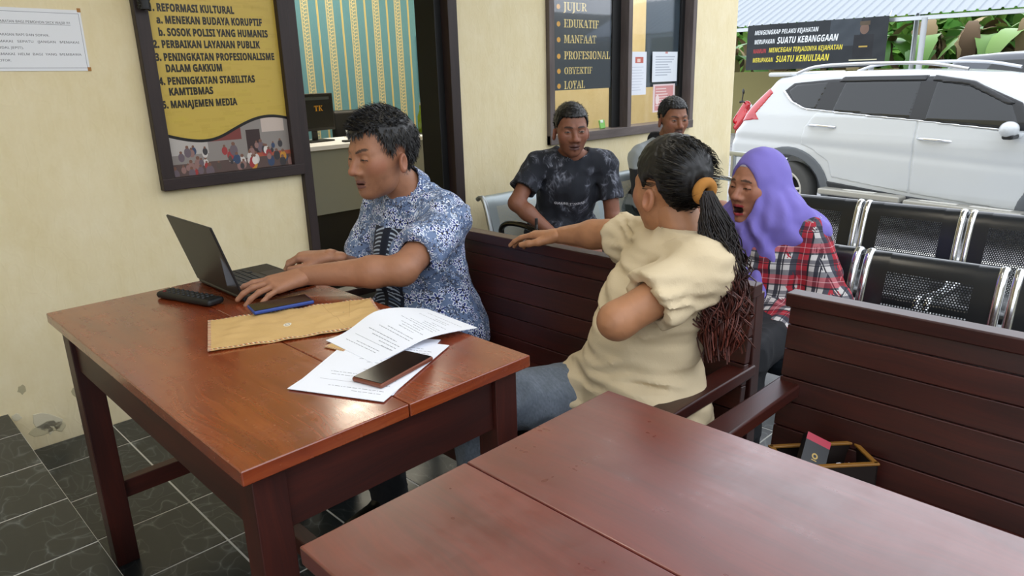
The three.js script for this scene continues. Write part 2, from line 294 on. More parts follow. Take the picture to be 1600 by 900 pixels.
function bench(label, z0, z1) {
  const t = thing('wooden_bench', label, 'bench', [1.575, 0, z0]), L = z1 - z0, lean = (y) => .05 * (y - .46) / .38, n = 6;
  const g0 = span(0, .024, 0, .0715, 0, L - .0, .0025);
  const hs = [.062, .066, .058, .068, .06, .06]; let y = .455;
  for (let k = 0; k < 6; k++) { const p = part(t, 'back_plank', box(.024, hs[k] - .0012, L - .004, 0, 0, 0, .0025), M.bench); p.position.set(lean(y + hs[k] / 2) + .012 - .02 + (k % 2) * .0012, y + hs[k] / 2, L / 2); p.rotation.z = -.13; y += hs[k]; }
  part(t, 'top_rail', box(.048, .034, L + .01, .036, .832, L / 2, .004), M.bench);
  let x = -.5; for (let k = 0; k < 5; k++) { part(t, 'seat_plank', span(x + .002, x + .097, .432, .458, .004, L - .004, .003, 'z'), M.bench); x += .098; }
  for (const z of [.0, L - .045]) {
    part(t, 'back_post', [box(.045, .82, .045, .062, .41, z + .0225, .004)], M.bench);
    part(t, 'leg', span(-.49, -.445, 0, .6, z, z + .045, .004), M.bench);
    part(t, 'arm_rest', span(-.515, .05, .6, .632, z - .008, z + .053, .006), M.bench);
    part(t, 'side_rail', span(-.445, .04, .38, .432, z + .008, z + .037, .003), M.bench);
  }
  part(t, 'front_rail', span(-.49, -.465, .36, .432, .045, L - .045, .003), M.bench);
  return t;
}
bench('long dark wooden bench where the two men sit', .9, 2.345);
bench('dark wooden bench with the small box on its seat', 2.435, 3.85);

// ---------------------------------------------------------------- perforated steel waiting chairs
const holes = canvasTex(64, 112, (c) => { c.fillStyle = '#fff'; c.fillRect(0, 0, 64, 112); c.fillStyle = '#000'; for (const [x, y] of [[32, 28], [0, 84], [64, 84]]) { c.beginPath(); c.arc(x, y, 19, 0, 7); c.fill(); } }, false);
holes.repeat.set(1 / .0092, 1 / .0161);
function perf(o) { return mat({ ...o, alphaMap: holes, alphaTest: .5, side: THREE.DoubleSide }); }
M.blkPanel = mat({ color: 0x10151a, roughness: .3, clearcoat: .4, clearcoatRoughness: .2, side: THREE.DoubleSide }); M.blkPerf = perf({ color: 0x10151a, roughness: .35 });
M.greyPanel = mat({ color: 0xaab4b6, roughness: .35, metalness: .4, side: THREE.DoubleSide }); M.greyPerf = perf({ color: 0xaab4b6, roughness: .4, metalness: .4 });
// side outline in the chair's own (forward, up) plane: seat front, seat, bend, back, rolled top
const prof = (() => {
  const pts = [[.50, .395], [.495, .42], [.47, .432], [.40, .425], [.25, .405], [.12, .395], [.075, .405], [.05, .44], [.03, .52], [.005, .62], [-.02, .695], [-.04, .72], [-.062, .722], [-.075, .705]];
  return new THREE.CatmullRomCurve3(pts.map(([a, b]) => V(a, b, 0))).getSpacedPoints(60);
})();
function sheet(i0, i1, w0, w1, thick = 0) { // strip of the profile between two indices, from w0 to w1 across
  const pos = [], uv = [], idx = []; let s = 0;
  for (let i = i0; i <= i1; i++) { if (i > i0) s += prof[i].distanceTo(prof[i - 1]); for (const w of [w0, w1]) { pos.push(prof[i].x, prof[i].y, w); uv.push(w, s); } if (i < i1) { const q = (i - i0) * 2; idx.push(q, q + 1, q + 2, q + 1, q + 3, q + 2); } }
  const g = new THREE.BufferGeometry(); g.setAttribute('position', new THREE.Float32BufferAttribute(pos, 3)); g.setAttribute('uv', new THREE.Float32BufferAttribute(uv, 2)); g.setIndex(idx); g.computeVertexNormals(); return g;
}
// a row of seats; own axes: +x forward, z across
function seatRow(label, pos, turn, n, pitch, w, panel, perfm, side, armm) {
  const t = thing('waiting_chair_row', label, 'chair row', pos, turn), W = w / 2;
  const iS = 8, iE = 30, jS = 32, jE = 52;
  for (let k = 0; k < n; k++) {
    const s = part(t, 'seat_shell', merge([sheet(0, 60, -W, -W + .06), sheet(0, 60, W - .06, W), sheet(0, iS, -W + .06, W - .06), sheet(iE, jS, -W + .06, W - .06), sheet(jE, 60, -W + .06, W - .06)]), panel); s.position.z = k * pitch;
    part(s, 'perforated_panel', merge([sheet(iS, iE, -W + .06, W - .06), sheet(jS, jE, -W + .06, W - .06)]), perfm);
    for (const e of [-1, 1]) { const c = tube(prof.filter((_, i) => i % 3 === 0), .013, 40, 8); c.scale(1, 1, 1.2); part(s, 'side_frame', c.translate(-.004, 0, e * (W + .012)), side); }
  }
  const e0 = Math.min(0, (n - 1) * pitch) - W, e1 = Math.max(0, (n - 1) * pitch) + W;
  part(t, 'beam', span(.14, .2, .33, .37, e0, e1, .004), M.black);
  const ends = [e0 - .03, e1 + .03];
  for (const z of ends) {
    const am = Array.isArray(armm) ? armm[z === ends[0] ? 0 : 1] : armm;
    part(t, 'arm_rest', tube([[.2, .40, z], [.12, .56, z], [.16, .60, z], [.34, .60, z], [.43, .56, z], [.40, .43, z]], .016, 40, 8), am);
    part(t, 'leg', [tube([[-.08, .015, z], [.1, .1, z], [.17, .33, z], [.25, .1, z], [.45, .015, z]], .02, 40, 8)], side);
  }
  return t;
}
seatRow('front row of black perforated chairs with chrome sides, occupied by the woman', [2.615, 0, 2.907], Math.PI, 3, .45, .385, M.blkPanel, M.blkPerf, M.chrome, M.chrome);
seatRow('rear row of black perforated chairs with chrome sides, empty', [3.615, 0, 2.985], Math.PI, 4, .448, .385, M.blkPanel, M.blkPerf, M.chrome, M.chrome);
seatRow('grey perforated steel chairs along the cream wall', [4.42, 0, .27], -Math.PI / 2, 4, .52, .46, M.greyPanel, M.greyPerf, M.steel, [M.chrome, M.blackGloss]);
// ---------------------------------------------------------------- wall pieces
{
  const b = thing('notice_board', 'yellow printed notice in a dark brown frame on the cream wall', 'notice board', [1.36, .94, 0]);
  part(b, 'frame', [span(-.325, -.272, 0, 1.26, 0, .04, .004), span(.268, .318, 0, 1.26, 0, .04, .004), span(-.325, .318, 0, .05, 0, .042, .004), span(-.325, .318, 1.21, 1.26, 0, .04, .004)], M.frame);
  const img = canvasTex(768, 1664, (c, W, H) => {
    c.fillStyle = '#c8ab4c'; c.fillRect(0, 0, W, H);
    const r = rng(31); for (let i = 0; i < 900; i++) { c.fillStyle = r() < .5 ? 'rgba(205,175,70,.12)' : 'rgba(165,132,38,.1)'; c.fillRect(r() * W, r() * H, 20 + r() * 90, 4 + r() * 20); }
    const K = W / .54, Y = (y) => H - (y - .99) * H / 1.17;
    const rows = [['1. REFORMASI KULTURAL', 1.641, 1.097, 1.444], ['a. MENEKAN BUDAYA KORUPTIF', 1.595, 1.121, 1.564], ['b. SOSOK POLISI YANG HUMANIS', 1.5485, 1.121, 1.584], ['2. PERBAIKAN LAYANAN PUBLIK', 1.503, 1.094, 1.54], ['3. PENINGKATAN PROFESIONALISME', 1.4535, 1.094, 1.603], ['DALAM GAKKUM', 1.41, 1.127, 1.361], ['4. PENINGKATAN STABILITAS', 1.361, 1.094, 1.499], ['KAMTIBMAS', 1.3185, 1.125, 1.308], ['5. MANAJEMEN MEDIA', 1.2685, 1.092, 1.404]];
    c.fillStyle = '#1f1c12';
    for (const [s, y, x0, x1] of rows) { c.font = 'bold 62px sans-serif'; const m = c.measureText(s).width; c.save(); c.translate((x0 - 1.09) * K, Y(y)); c.scale((x1 - x0) * K / m, .9); c.fillText(s, 0, 0); c.strokeStyle = '#1f1c12'; c.lineWidth = 4; c.strokeText(s, 0, 0); c.restore(); }
    // printed photograph under a black wave
    c.save(); c.beginPath(); c.moveTo(0, Y(1.16)); c.bezierCurveTo(W * .25, Y(1.115), W * .35, Y(1.12), W * .5, Y(1.16)); c.bezierCurveTo(W * .68, Y(1.205), W * .8, Y(1.23), W, Y(1.2)); c.lineTo(W, H); c.lineTo(0, H); c.closePath();
    c.fillStyle = '#8f8781'; c.fill(); c.clip();
    c.fillStyle = '#b9b2ab'; c.fillRect(0, Y(1.16), W * .3, 120); c.fillStyle = '#7d3d38'; c.fillRect(W * .3, Y(1.2), W * .28, 110); c.fillStyle = '#3b2c2b'; c.fillRect(W * .62, Y(1.16), W * .12, 160); c.fillStyle = '#c9b8ac'; c.fillRect(W * .76, Y(1.23), W * .2, 120); c.fillStyle = '#a8563f'; c.fillRect(W * .66, H - 95, W * .34, 60); c.fillStyle = '#5d4b46'; c.fillRect(0, H - 70, W, 70);
    const cols = ['#3d3a3c', '#cfc7c0', '#a03b3b', '#c98d35', '#6d5f66', '#584d46', '#dcd5cd', '#3a4a66', '#93716a'];
    for (let i = 0; i < 60; i++) { const x = r() * W, y = H - 30 - r() * 130, k = 10 + r() * 16; c.fillStyle = cols[Math.floor(r() * cols.length)]; c.beginPath(); c.ellipse(x, y + k, k, k * 1.4, 0, 0, 7); c.fill(); c.fillStyle = '#7a5646'; c.beginPath(); c.arc(x, y - k * .6, k * .45, 0, 7); c.fill(); }
    c.restore(); c.strokeStyle = '#141210'; c.lineWidth = 17; c.beginPath(); c.moveTo(0, Y(1.16)); c.bezierCurveTo(W * .25, Y(1.115), W * .35, Y(1.12), W * .5, Y(1.16)); c.bezierCurveTo(W * .68, Y(1.205), W * .8, Y(1.23), W, Y(1.2)); c.stroke();
  });
  const g = new THREE.BoxGeometry(.54, 1.17, .006); part(b, 'printed_panel', g.translate(0, .635, .008), mat({ map: img, roughness: .35 }));
  const k = thing('hanging_tassel', 'small black knobbed tassel hanging on the notice frame', 'tassel', [1.065, 1.64, .066]);
  const gg = []; for (let i = 0; i < 40; i++) { const a = i * 2.4, y = i * .0016; gg.push(new THREE.SphereGeometry(.007, 6, 5).translate(Math.cos(a) * .018, y, Math.sin(a) * .012)); } gg.push(new THREE.CylinderGeometry(.02, .02, .064, 10).translate(0, .032, 0));
  part(k, 'beads', gg, M.black); part(k, 'cord', rod([0, .06, 0], [0, .2, -.01], .004), M.black);
}
{
  const n = thing('paper_notice', 'white printed paper taped to the cream wall left of the notice board', 'paper', [.69, 1.421, .001]);
  const img = canvasTex(1024, 680, (c, W, H) => {
    c.fillStyle = '#eceef2'; c.fillRect(0, 0, W, H); c.strokeStyle = '#777c88'; c.lineWidth = 4; c.strokeRect(22, 40, W - 46, H - 74); c.fillStyle = '#3a3c44';
    const line = (s, x, y, w, z = 34) => { c.font = z + 'px sans-serif'; const m = c.measureText(s).width; c.save(); c.translate(x, y); c.scale(w / m, 1); c.fillText(s, 0, 0); c.restore(); };
    line('PERSYARATAN BAGI PEMOHON SKCK WAJIB !!!!', 120, 160, 780, 36); c.fillRect(120, 168, 780, 3);
    line('1. BERPAKAIAN RAPI DAN SOPAN.', 60, 300, 610); line('2. MEMAKAI   SEPATU   (JANGAN   MEMAKAI', 60, 372, 900); line('SANDAL JEPIT).', 110, 440, 290); line('3. MEMAKAI  HELM  BAGI  YANG  MEMBAWA', 60, 508, 900); line('MOTOR.', 110, 576, 150);
  });
  const sh = part(n, 'sheet', new THREE.BoxGeometry(.33, .214, .0012).translate(0, .107, .001), mat({ map: img, roughness: .7 })); sh.rotation.z = -.012;
  for (const y of [.212, .004]) part(n, 'tape', box(.012, .014, .001, .163, y, .002, 0), mat({ color: 0xa8722f, roughness: .4 }));
}
// papers on the office window
{
  const mk = (x0, x1, y0, y1, label, draw) => { const o = thing('window_paper', label, 'paper', [(x0 + x1) / 2, y0, -.048]); part(o, 'sheet', new THREE.BoxGeometry(x1 - x0, y1 - y0, .0015).translate(0, (y1 - y0) / 2, 0), mat({ map: canvasTex(256, 256 * Math.round((y1 - y0) / (x1 - x0) * 2) / 2, draw), roughness: .75 })); return o; };
  const lines = (c, W, H, y0, n, col) => { const r = rng(n * 13 + 5); for (let i = 0; i < n; i++) { c.fillStyle = col; c.fillRect(W * .12, y0 + i * (H - y0 - 20) / n, W * (.45 + .35 * r()), 4); } };
  const a = mk(4.324, 4.52, 1.195, 1.493, 'tall white paper with a small red picture on the window', (c, W, H) => { c.fillStyle = '#e4e7ee'; c.fillRect(0, 0, W, H); c.fillStyle = '#c2675a'; c.fillRect(W * .3, H * .12, W * .5, H * .14); c.fillStyle = '#e8c9bf'; c.fillRect(W * .42, H * .16, W * .2, H * .08); lines(c, W, H, H * .35, 9, '#b7bcc8'); });
  mk(4.594, 4.92, 1.279, 1.493, 'white printed letter on the dark window film', (c, W, H) => { c.fillStyle = '#dfe4ea'; c.fillRect(0, 0, W, H); lines(c, W, H, H * .15, 8, '#aab1bd'); c.fillStyle = '#c98a86'; c.fillRect(W * .5, 0, W * .1, 8); });
  mk(4.612, 4.9, 1.06, 1.262, 'pink printed paper low on the window', (c, W, H) => { c.fillStyle = '#e2cfcf'; c.fillRect(0, 0, W, H); c.fillStyle = '#cf8f8d'; c.fillRect(W * .08, H * .06, W * .84, H * .88); c.fillStyle = '#ead3cd'; lines(c, W, H, H * .15, 7, '#ead6d2'); c.beginPath(); c.arc(W * .2, H * .55, 22, 0, 7); c.fill(); });
}
{
  const g = thing('green_packet', 'small green packet leaning on the office window sill', 'packet', [3.985, .986, -.02], .2); part(g, 'wrapper', box(.075, .06, .012, 0, .031, 0, .005).rotateX(-.2), mat({ color: 0x7fbf5a, roughness: .4 })); part(g, 'flap', box(.04, .02, .014, -.01, .05, .002, .004).rotateX(-.2), mat({ color: 0xdfe8da, roughness: .5 }));
}
// ---------------------------------------------------------------- office behind the doorway
{
  const t = thing('office_counter', 'grey green office counter with a white top inside the doorway', 'counter', [2.75, 0, -1.3]);
  part(t, 'counter_top', box(1.25, .03, .55, -.02, .935, -.1, .004), M.white); part(t, 'front_panel', box(1.19, .43, .03, -.02, .705, .12, .003), mat({ color: 0x8d9085, roughness: .6 }));
  part(t, 'side_panel', box(.03, .92, .45, .56, .46, -.12, .003), mat({ color: 0x8d9085, roughness: .6 })); part(t, 'base', box(1.15, .48, .03, -.02, .24, .06, .003), M.black);  // black lower board stands for the dark open space under the counter
  const mo = thing('computer_monitor', 'black computer monitor showing gold TK letters on the counter', 'monitor', [2.6, .95, -1.45], .12);
  part(mo, 'stand', [box(.2, .012, .14, 0, .006, 0, .003), box(.04, .1, .02, 0, .06, -.02, .003)], M.black); part(mo, 'case', box(.31, .25, .03, 0, .2, 0, .004), M.black);
  part(mo, 'screen', new THREE.BoxGeometry(.29, .22, .002).translate(0, .205, .016), mat({ roughness: .25, map: canvasTex(512, 400, (c, W, H) => { c.fillStyle = '#0d0f10'; c.fillRect(0, 0, W, H); c.fillStyle = '#3c4446'; c.fillRect(40, 24, 430, 36); c.fillStyle = '#9aa2a4'; c.fillRect(70, 110, 50, 34); c.fillStyle = '#c9901f'; c.font = 'bold 92px serif'; c.fillText('TK', 238, 196); }) }));
  const ph = thing('desk_phone_stand', 'small pale display stand on the counter below the monitor', 'display stand', [2.74, .95, -1.2], -.15);
  part(ph, 'panel', box(.085, .085, .008, 0, .045, 0, .002).rotateX(-.35), mat({ color: 0xb9c2c8, roughness: .4 })); part(ph, 'foot', box(.12, .012, .06, -.01, .006, -.02, .003), M.black);
  const oc = thing('office_chair', 'black padded office chair behind the counter', 'chair', [3.25, 0, -1.95]);
  part(oc, 'backrest', box(.44, .5, .07, 0, .88, 0, .03), M.black); part(oc, 'seat', box(.46, .08, .44, 0, .46, -.2, .03), M.black); part(oc, 'column', rod([0, .06, -.2], [0, .43, -.2], .03), M.black); part(oc, 'base', [box(.5, .03, .05, 0, .03, -.2, .01), box(.05, .03, .5, 0, .03, -.2, .01)], M.black);
  const cab = thing('dark_cabinet', 'dark slatted cabinet beside the counter', 'cabinet', [3.62, 0, -1.4]);
  part(cab, 'body', box(.5, .95, .5, 0, .475, 0, .004), M.black); for (let i = 0; i < 6; i++) part(cab, 'drawer', box(.46, .12, .012, 0, .13 + i * .14, .255, .003), mat({ color: 0x16171a, roughness: .4 }));
  const bt = thing('green_bottle', 'green glass bottle on the dark cabinet', 'bottle', [3.5, .95, -1.42]);
  part(bt, 'body', new THREE.LatheGeometry([[0, 0], [.03, 0], [.03, .12], [.012, .17], [.012, .21], [0, .21]].map(([x, y]) => new THREE.Vector2(x, y)), 14), mat({ color: 0x7d9a2a, roughness: .15, transmission: .4, thickness: .02 }));
  part(bt, 'cap', new THREE.CylinderGeometry(.013, .013, .02, 10).translate(0, .215, 0), M.steel);
  const bp = thing('beige_monitor', 'beige back of a computer screen on the dark cabinet', 'monitor', [3.72, .95, -1.5], .3); part(bp, 'case', box(.3, .25, .04, 0, .24, 0, .008), mat({ color: 0x9a9478, roughness: .6 })); part(bp, 'stand', [box(.16, .012, .12, 0, .006, 0, .003), box(.04, .13, .02, 0, .07, 0, .003)], M.black);
  const pc = thing('wall_picture', 'narrow blue and green picture on the office wall', 'picture', [4.55, 1.2, -2.58]); part(pc, 'frame', box(.3, .55, .02, 0, .27, 0, .003), M.white); part(pc, 'print', new THREE.BoxGeometry(.27, .52, .004).translate(0, .27, .011), mat({ roughness: .5, map: canvasTex(64, 128, (c) => { c.fillStyle = '#dcd9c8'; c.fillRect(0, 0, 64, 30); c.fillStyle = '#3c5fae'; c.fillRect(0, 30, 64, 40); c.fillStyle = '#3a9a78'; c.fillRect(0, 70, 64, 58); }) }));
}
// ---------------------------------------------------------------- things on the brown desk
{
  const y = .78, l = thing('laptop', 'black laptop open in front of the man in the patterned shirt', 'laptop', [.783, y, 1.115]);
  const dk = mat({ color: 0x131416, roughness: .42 });
  part(l, 'base', box(.222, .014, .31, .112, .0085, 0, .004), dk);
  const keys = []; for (let r = 0; r < 5; r++) for (let k = 0; k < 14; k++) keys.push(box(.0155, .0025, .0175, .035 + r * .019, .0168, -.1315 + k * .0203, .0006)); for (let k = 0; k < 6; k++) keys.push(box(.0155, .0025, k === 2 ? .09 : .028, .13, .0168, [-.125, -.095, -.02, .045, .08, .115][k], .0006));
  part(l, 'keyboard', keys, mat({ color: 0x2a2c2e, roughness: .5 })); part(l, 'touchpad', box(.06, .001, .1, .18, .0158, -.01, .0004), mat({ color: 0x1c1d1f, roughness: .3 }));
  const lid = part(l, 'lid', box(.007, .214, .31, 0, .107, 0, .003), dk); lid.position.set(.001, .014, 0); lid.rotation.z = .29;
  part(lid, 'screen', new THREE.BoxGeometry(.001, .18, .285).translate(.0038, .112, 0), mat({ color: 0x9fa9b4, roughness: .3, emissive: 0xaebccb, emissiveIntensity: .35 }));
  part(l, 'hinge', rod([.001, .012, -.13], [.001, .012, .13], .006), dk);
  const sl = new THREE.RectAreaLight(0xcfdcf0, .5, .28, .17); sl.position.set(.012, .12, 0); sl.rotation.y = Math.PI / 2 + Math.PI; sl.name = 'screen_light'; sl.lookAt(3, .4, 1.115); l.add(sl);
  const rc = thing('remote_control', 'black remote control lying beside the laptop', 'remote', [.69, y, 1.132], -.32 + Math.PI / 2 - Math.PI / 2);
  part(rc, 'body', box(.054, .02, .222, 0, .0105, 0, .009), mat({ color: 0x121314, roughness: .5 }));
  for (let i = 0; i < 9; i++) for (let k = 0; k < 3; k++) part(rc, 'button', new THREE.CylinderGeometry(.0042, .0046, .003, 8).translate(-.014 + k * .014, .0215, -.085 + i * .02), mat({ color: i === 0 && k === 0 ? 0x7c2b2b : 0x34373a, roughness: .6 }));
  rc.rotation.y = .3;
  const phone = (label, x, z, turn, lift, caseM, L, W) => { const p = thing('smartphone', label, 'phone', [x, y + lift, z], turn); part(p, 'case', box(L, .0105, W, 0, .0055, 0, .0045), caseM); part(p, 'screen', box(L - .007, .0012, W - .007, 0, .0108, 0, .0004), M.phoneScreen); return p; };
  phone('phone in a blue case beside the laptop', .822, 1.409, -.2, .009, mat({ color: 0x24418f, roughness: .4 }), .158, .076);
  phone('phone with a copper brown case on the white papers', .773, 1.985, .24, .0035, mat({ color: 0x7a4634, roughness: .35, metalness: .3 }), .165, .079);
  const kraft = (flap) => canvasTex(1024, 600, (c, W, H) => {
    c.fillStyle = '#cba76c'; c.fillRect(0, 0, W, H); const r = rng(77); for (let i = 0; i < 3500; i++) { c.fillStyle = r() < .5 ? 'rgba(176,138,80,.18)' : 'rgba(222,190,134,.2)'; c.fillRect(r() * W, r() * H, 2 + r() * 26, 1 + r() * 2); }
    const cs = ['#2b2a30', '#c9603a', '#e9ddc8', '#2b2a30', '#c9603a', '#e9ddc8']; const st = (x, y, w, h, hz) => { c.save(); c.beginPath(); c.rect(x, y, w, h); c.clip(); const n = hz ? w : h; for (let i = -2; i < n / 9; i++) { c.fillStyle = cs[(i + 6) % 6]; c.beginPath(); if (hz) { c.moveTo(x + i * 9, y); c.lineTo(x + i * 9 + 7, y); c.lineTo(x + i * 9 + 17, y + h); c.lineTo(x + i * 9 + 10, y + h); } else { c.moveTo(x, y + i * 9); c.lineTo(x, y + i * 9 + 7); c.lineTo(x + w, y + i * 9 + 17); c.lineTo(x + w, y + i * 9 + 10); } c.fill(); } c.restore(); };
    st(0, 0, W, 17, true); st(0, H - 17, W, 17, true); st(0, 0, 17, H, false); st(W - 17, 0, 17, H, false);
    if (flap) { c.fillStyle = '#d9d2c2'; c.beginPath(); c.arc(W * .44, H * .55, 24, 0, 7); c.fill(); c.strokeStyle = '#8d8676'; c.lineWidth = 4; c.beginPath(); c.arc(W * .44, H * .55, 12, 0, 7); c.stroke(); c.strokeStyle = 'rgba(150,112,60,.8)'; c.lineWidth = 2; c.beginPath(); c.moveTo(W * .68, 20); c.lineTo(W * .76, H - 30); c.moveTo(W * .86, 20); c.lineTo(W * .8, H * .6); c.stroke(); c.fillStyle = '#6a5636'; c.fillRect(W * .78, H * .4, 9, 5); }
  });
  // a flexible sheet: L along x, W along z, lift(u,v)
  const flex = (L, W, nu, nv, lift, th = .0012) => {
    const g = new THREE.BoxGeometry(L, th, W, nu, 1, nv), p = g.attributes.position; for (let i = 0; i < p.count; i++) { const u = p.getX(i) / L + .5, v = p.getZ(i) / W + .5; p.setY(i, p.getY(i) + lift(u, v)); } g.computeVertexNormals(); return g;
  };
  const e1 = thing('envelope', 'large brown airmail envelope with a string button', 'envelope', [.793, y + .001, 1.548], -.394); part(e1, 'paper', flex(.415, .235, 60, 30, (u, v) => .003 + .0025 * n2(u * 5, v * 4) + .003 * Math.max(0, n2(u * 9 + 4, v * 7)) * sstep(.5, .8, u), .003), mat({ map: kraft(true), roughness: .7 }));
  const e2 = thing('envelope', 'brown airmail envelope mostly hidden under the white papers', 'envelope', [.885, y + .0005, 1.79], .25); part(e2, 'paper', flex(.24, .15, 20, 12, () => .002, .002), mat({ map: kraft(false), roughness: .7 }));
  const sheetTex = (seed, dense) => canvasTex(512, 724, (c, W, H) => {
    c.fillStyle = '#eef1f8'; c.fillRect(0, 0, W, H); const r = rng(seed); c.fillStyle = '#555a66';
    for (let i = 0; i < dense; i++) { const yy = 60 + i * (H - 120) / dense; if (r() < .22) continue; let x = 50 + (r() < .4 ? 60 : 0); const e = x + (W - 150) * (.25 + .75 * r()); while (x < e) { const w = 6 + r() * 26; c.fillRect(x, yy, w, 3.2); x += w + 6; } }
    c.strokeStyle = '#777c88'; c.lineWidth = 2; c.beginPath(); c.moveTo(60, 150); c.lineTo(W - 80, 150); c.stroke();
  });
  const sheet = (label, x, z, turn, lift, seed, dense, f, L = .3, W = .213) => { const s = thing('paper_sheet', label, 'paper', [x, y + lift, z], turn); const g = flex(L, W, 40, 16, f); const uv = g.attributes.uv; part(s, 'paper', g, mat({ map: (() => { const t = sheetTex(seed, dense); t.rotation = Math.PI / 2; t.center.set(.5, .5); return t; })(), roughness: .7, side: THREE.DoubleSide })); return s; };
  sheet('white printed sheet beneath the others, its corner showing', .772, 1.905, .58, .0012, 3, 18, (u, v) => 0);
  sheet('white printed sheet under the copper brown phone', .762, 1.928, .455, .0026, 5, 20, (u, v) => .0004);
  sheet('curled white printed sheet lying over the envelope edge', .915, 1.822, -.03, .004, 9, 26, (u, v) => .036 * Math.pow(Math.sin(Math.PI * clamp(u * .86 + .07, 0, 1)), 1.3) * (1 - .55 * v) * sstep(0, .5, u) - .0 * v, .29, .2);
}
// ---------------------------------------------------------------- tray box on the second bench
{
  const b = thing('wooden_tray_box', 'small open dark box with a gold rim on the bench seat', 'box', [1.472, .459, 2.595], -.735);
  const dk = mat({ color: 0x1a100c, roughness: .5 }), gold = mat({ color: 0x8a5f25, roughness: .4 });
  part(b, 'box_body', [box(.2, .006, .1, 0, .003, 0, .001), box(.2, .07, .006, 0, .035, -.047, .001), box(.2, .07, .006, 0, .035, .047, .001), box(.006, .07, .1, -.097, .035, 0, .001), box(.006, .07, .1, .097, .035, 0, .001)], dk);
  part(b, 'gold_rim', [box(.206, .006, .011, 0, .072, -.0465, .002), box(.206, .006, .011, 0, .072, .0465, .002), box(.011, .006, .1, -.0965, .072, 0, .002), box(.011, .006, .1, .0965, .072, 0, .002)], gold);
  const pk = thing('cigarette_pack', 'black and red cigarette pack tilted in the small box', 'pack', [1.443, .527, 2.585], -.735);
  const tx = canvasTex(128, 192, (c) => { c.fillStyle = '#17181a'; c.fillRect(0, 0, 128, 192); c.fillStyle = '#a8203a'; c.fillRect(0, 0, 128, 40); c.fillStyle = '#b5964a'; c.beginPath(); c.arc(64, 110, 16, 0, 7); c.fill(); c.fillStyle = '#17181a'; c.beginPath(); c.arc(64, 110, 8, 0, 7); c.fill(); c.fillStyle = '#b5964a'; c.fillRect(50, 130, 28, 5); });
  const body = part(pk, 'carton', box(.056, .085, .022, 0, 0, 0, .0015), mat({ color: 0x17181a, roughness: .4 })); part(body, 'front_print', new THREE.BoxGeometry(.0555, .0845, .0008).translate(0, 0, .0112), mat({ map: tx, roughness: .35 })); body.rotation.set(-.75, .15, -.5); body.position.y = .012;
  const cr = thing('crumpled_tissue', 'crumpled white tissue inside the small box', 'tissue', [1.515, .468, 2.63]); const g = new THREE.IcosahedronGeometry(.018, 3), p = g.attributes.position; for (let i = 0; i < p.count; i++) { const v = V().fromBufferAttribute(p, i), s = 1 + .45 * n3(v.x * 120, v.y * 120, v.z * 120); p.setXYZ(i, v.x * s, v.y * s + .018, v.z * s); } g.computeVertexNormals(); part(cr, 'paper', g, M.white);
  const cx = thing('matchbox', 'tiny tan carton beside the cigarette pack', 'carton', [1.405, .5, 2.545], .3); part(cx, 'carton', box(.02, .045, .03, 0, 0, 0, .001), mat({ color: 0xa5794c, roughness: .6 }));
}
// ---------------------------------------------------------------- people
const add = (a, b, s = 1) => [a[0] + b[0] * s, a[1] + b[1] * s, a[2] + b[2] * s], sub = (a, b) => [a[0] - b[0], a[1] - b[1], a[2] - b[2]], mix = (a, b, t) => [lerp(a[0], b[0], t), lerp(a[1], b[1], t), lerp(a[2], b[2], t)];
const nrm = (a) => { const l = Math.hypot(...a); return a.map((v) => v / l); }, dot = (a, b) => a[0] * b[0] + a[1] * b[1] + a[2] * b[2], cross = (a, b) => [a[1] * b[2] - a[2] * b[1], a[2] * b[0] - a[0] * b[2], a[0] * b[1] - a[1] * b[0]];
const plane = (o, n) => { const N = nrm(n), d = dot(o, N); return (x, y, z) => x * N[0] + y * N[1] + z * N[2] - d; };
const both = (fn) => [fn(1), fn(-1)];

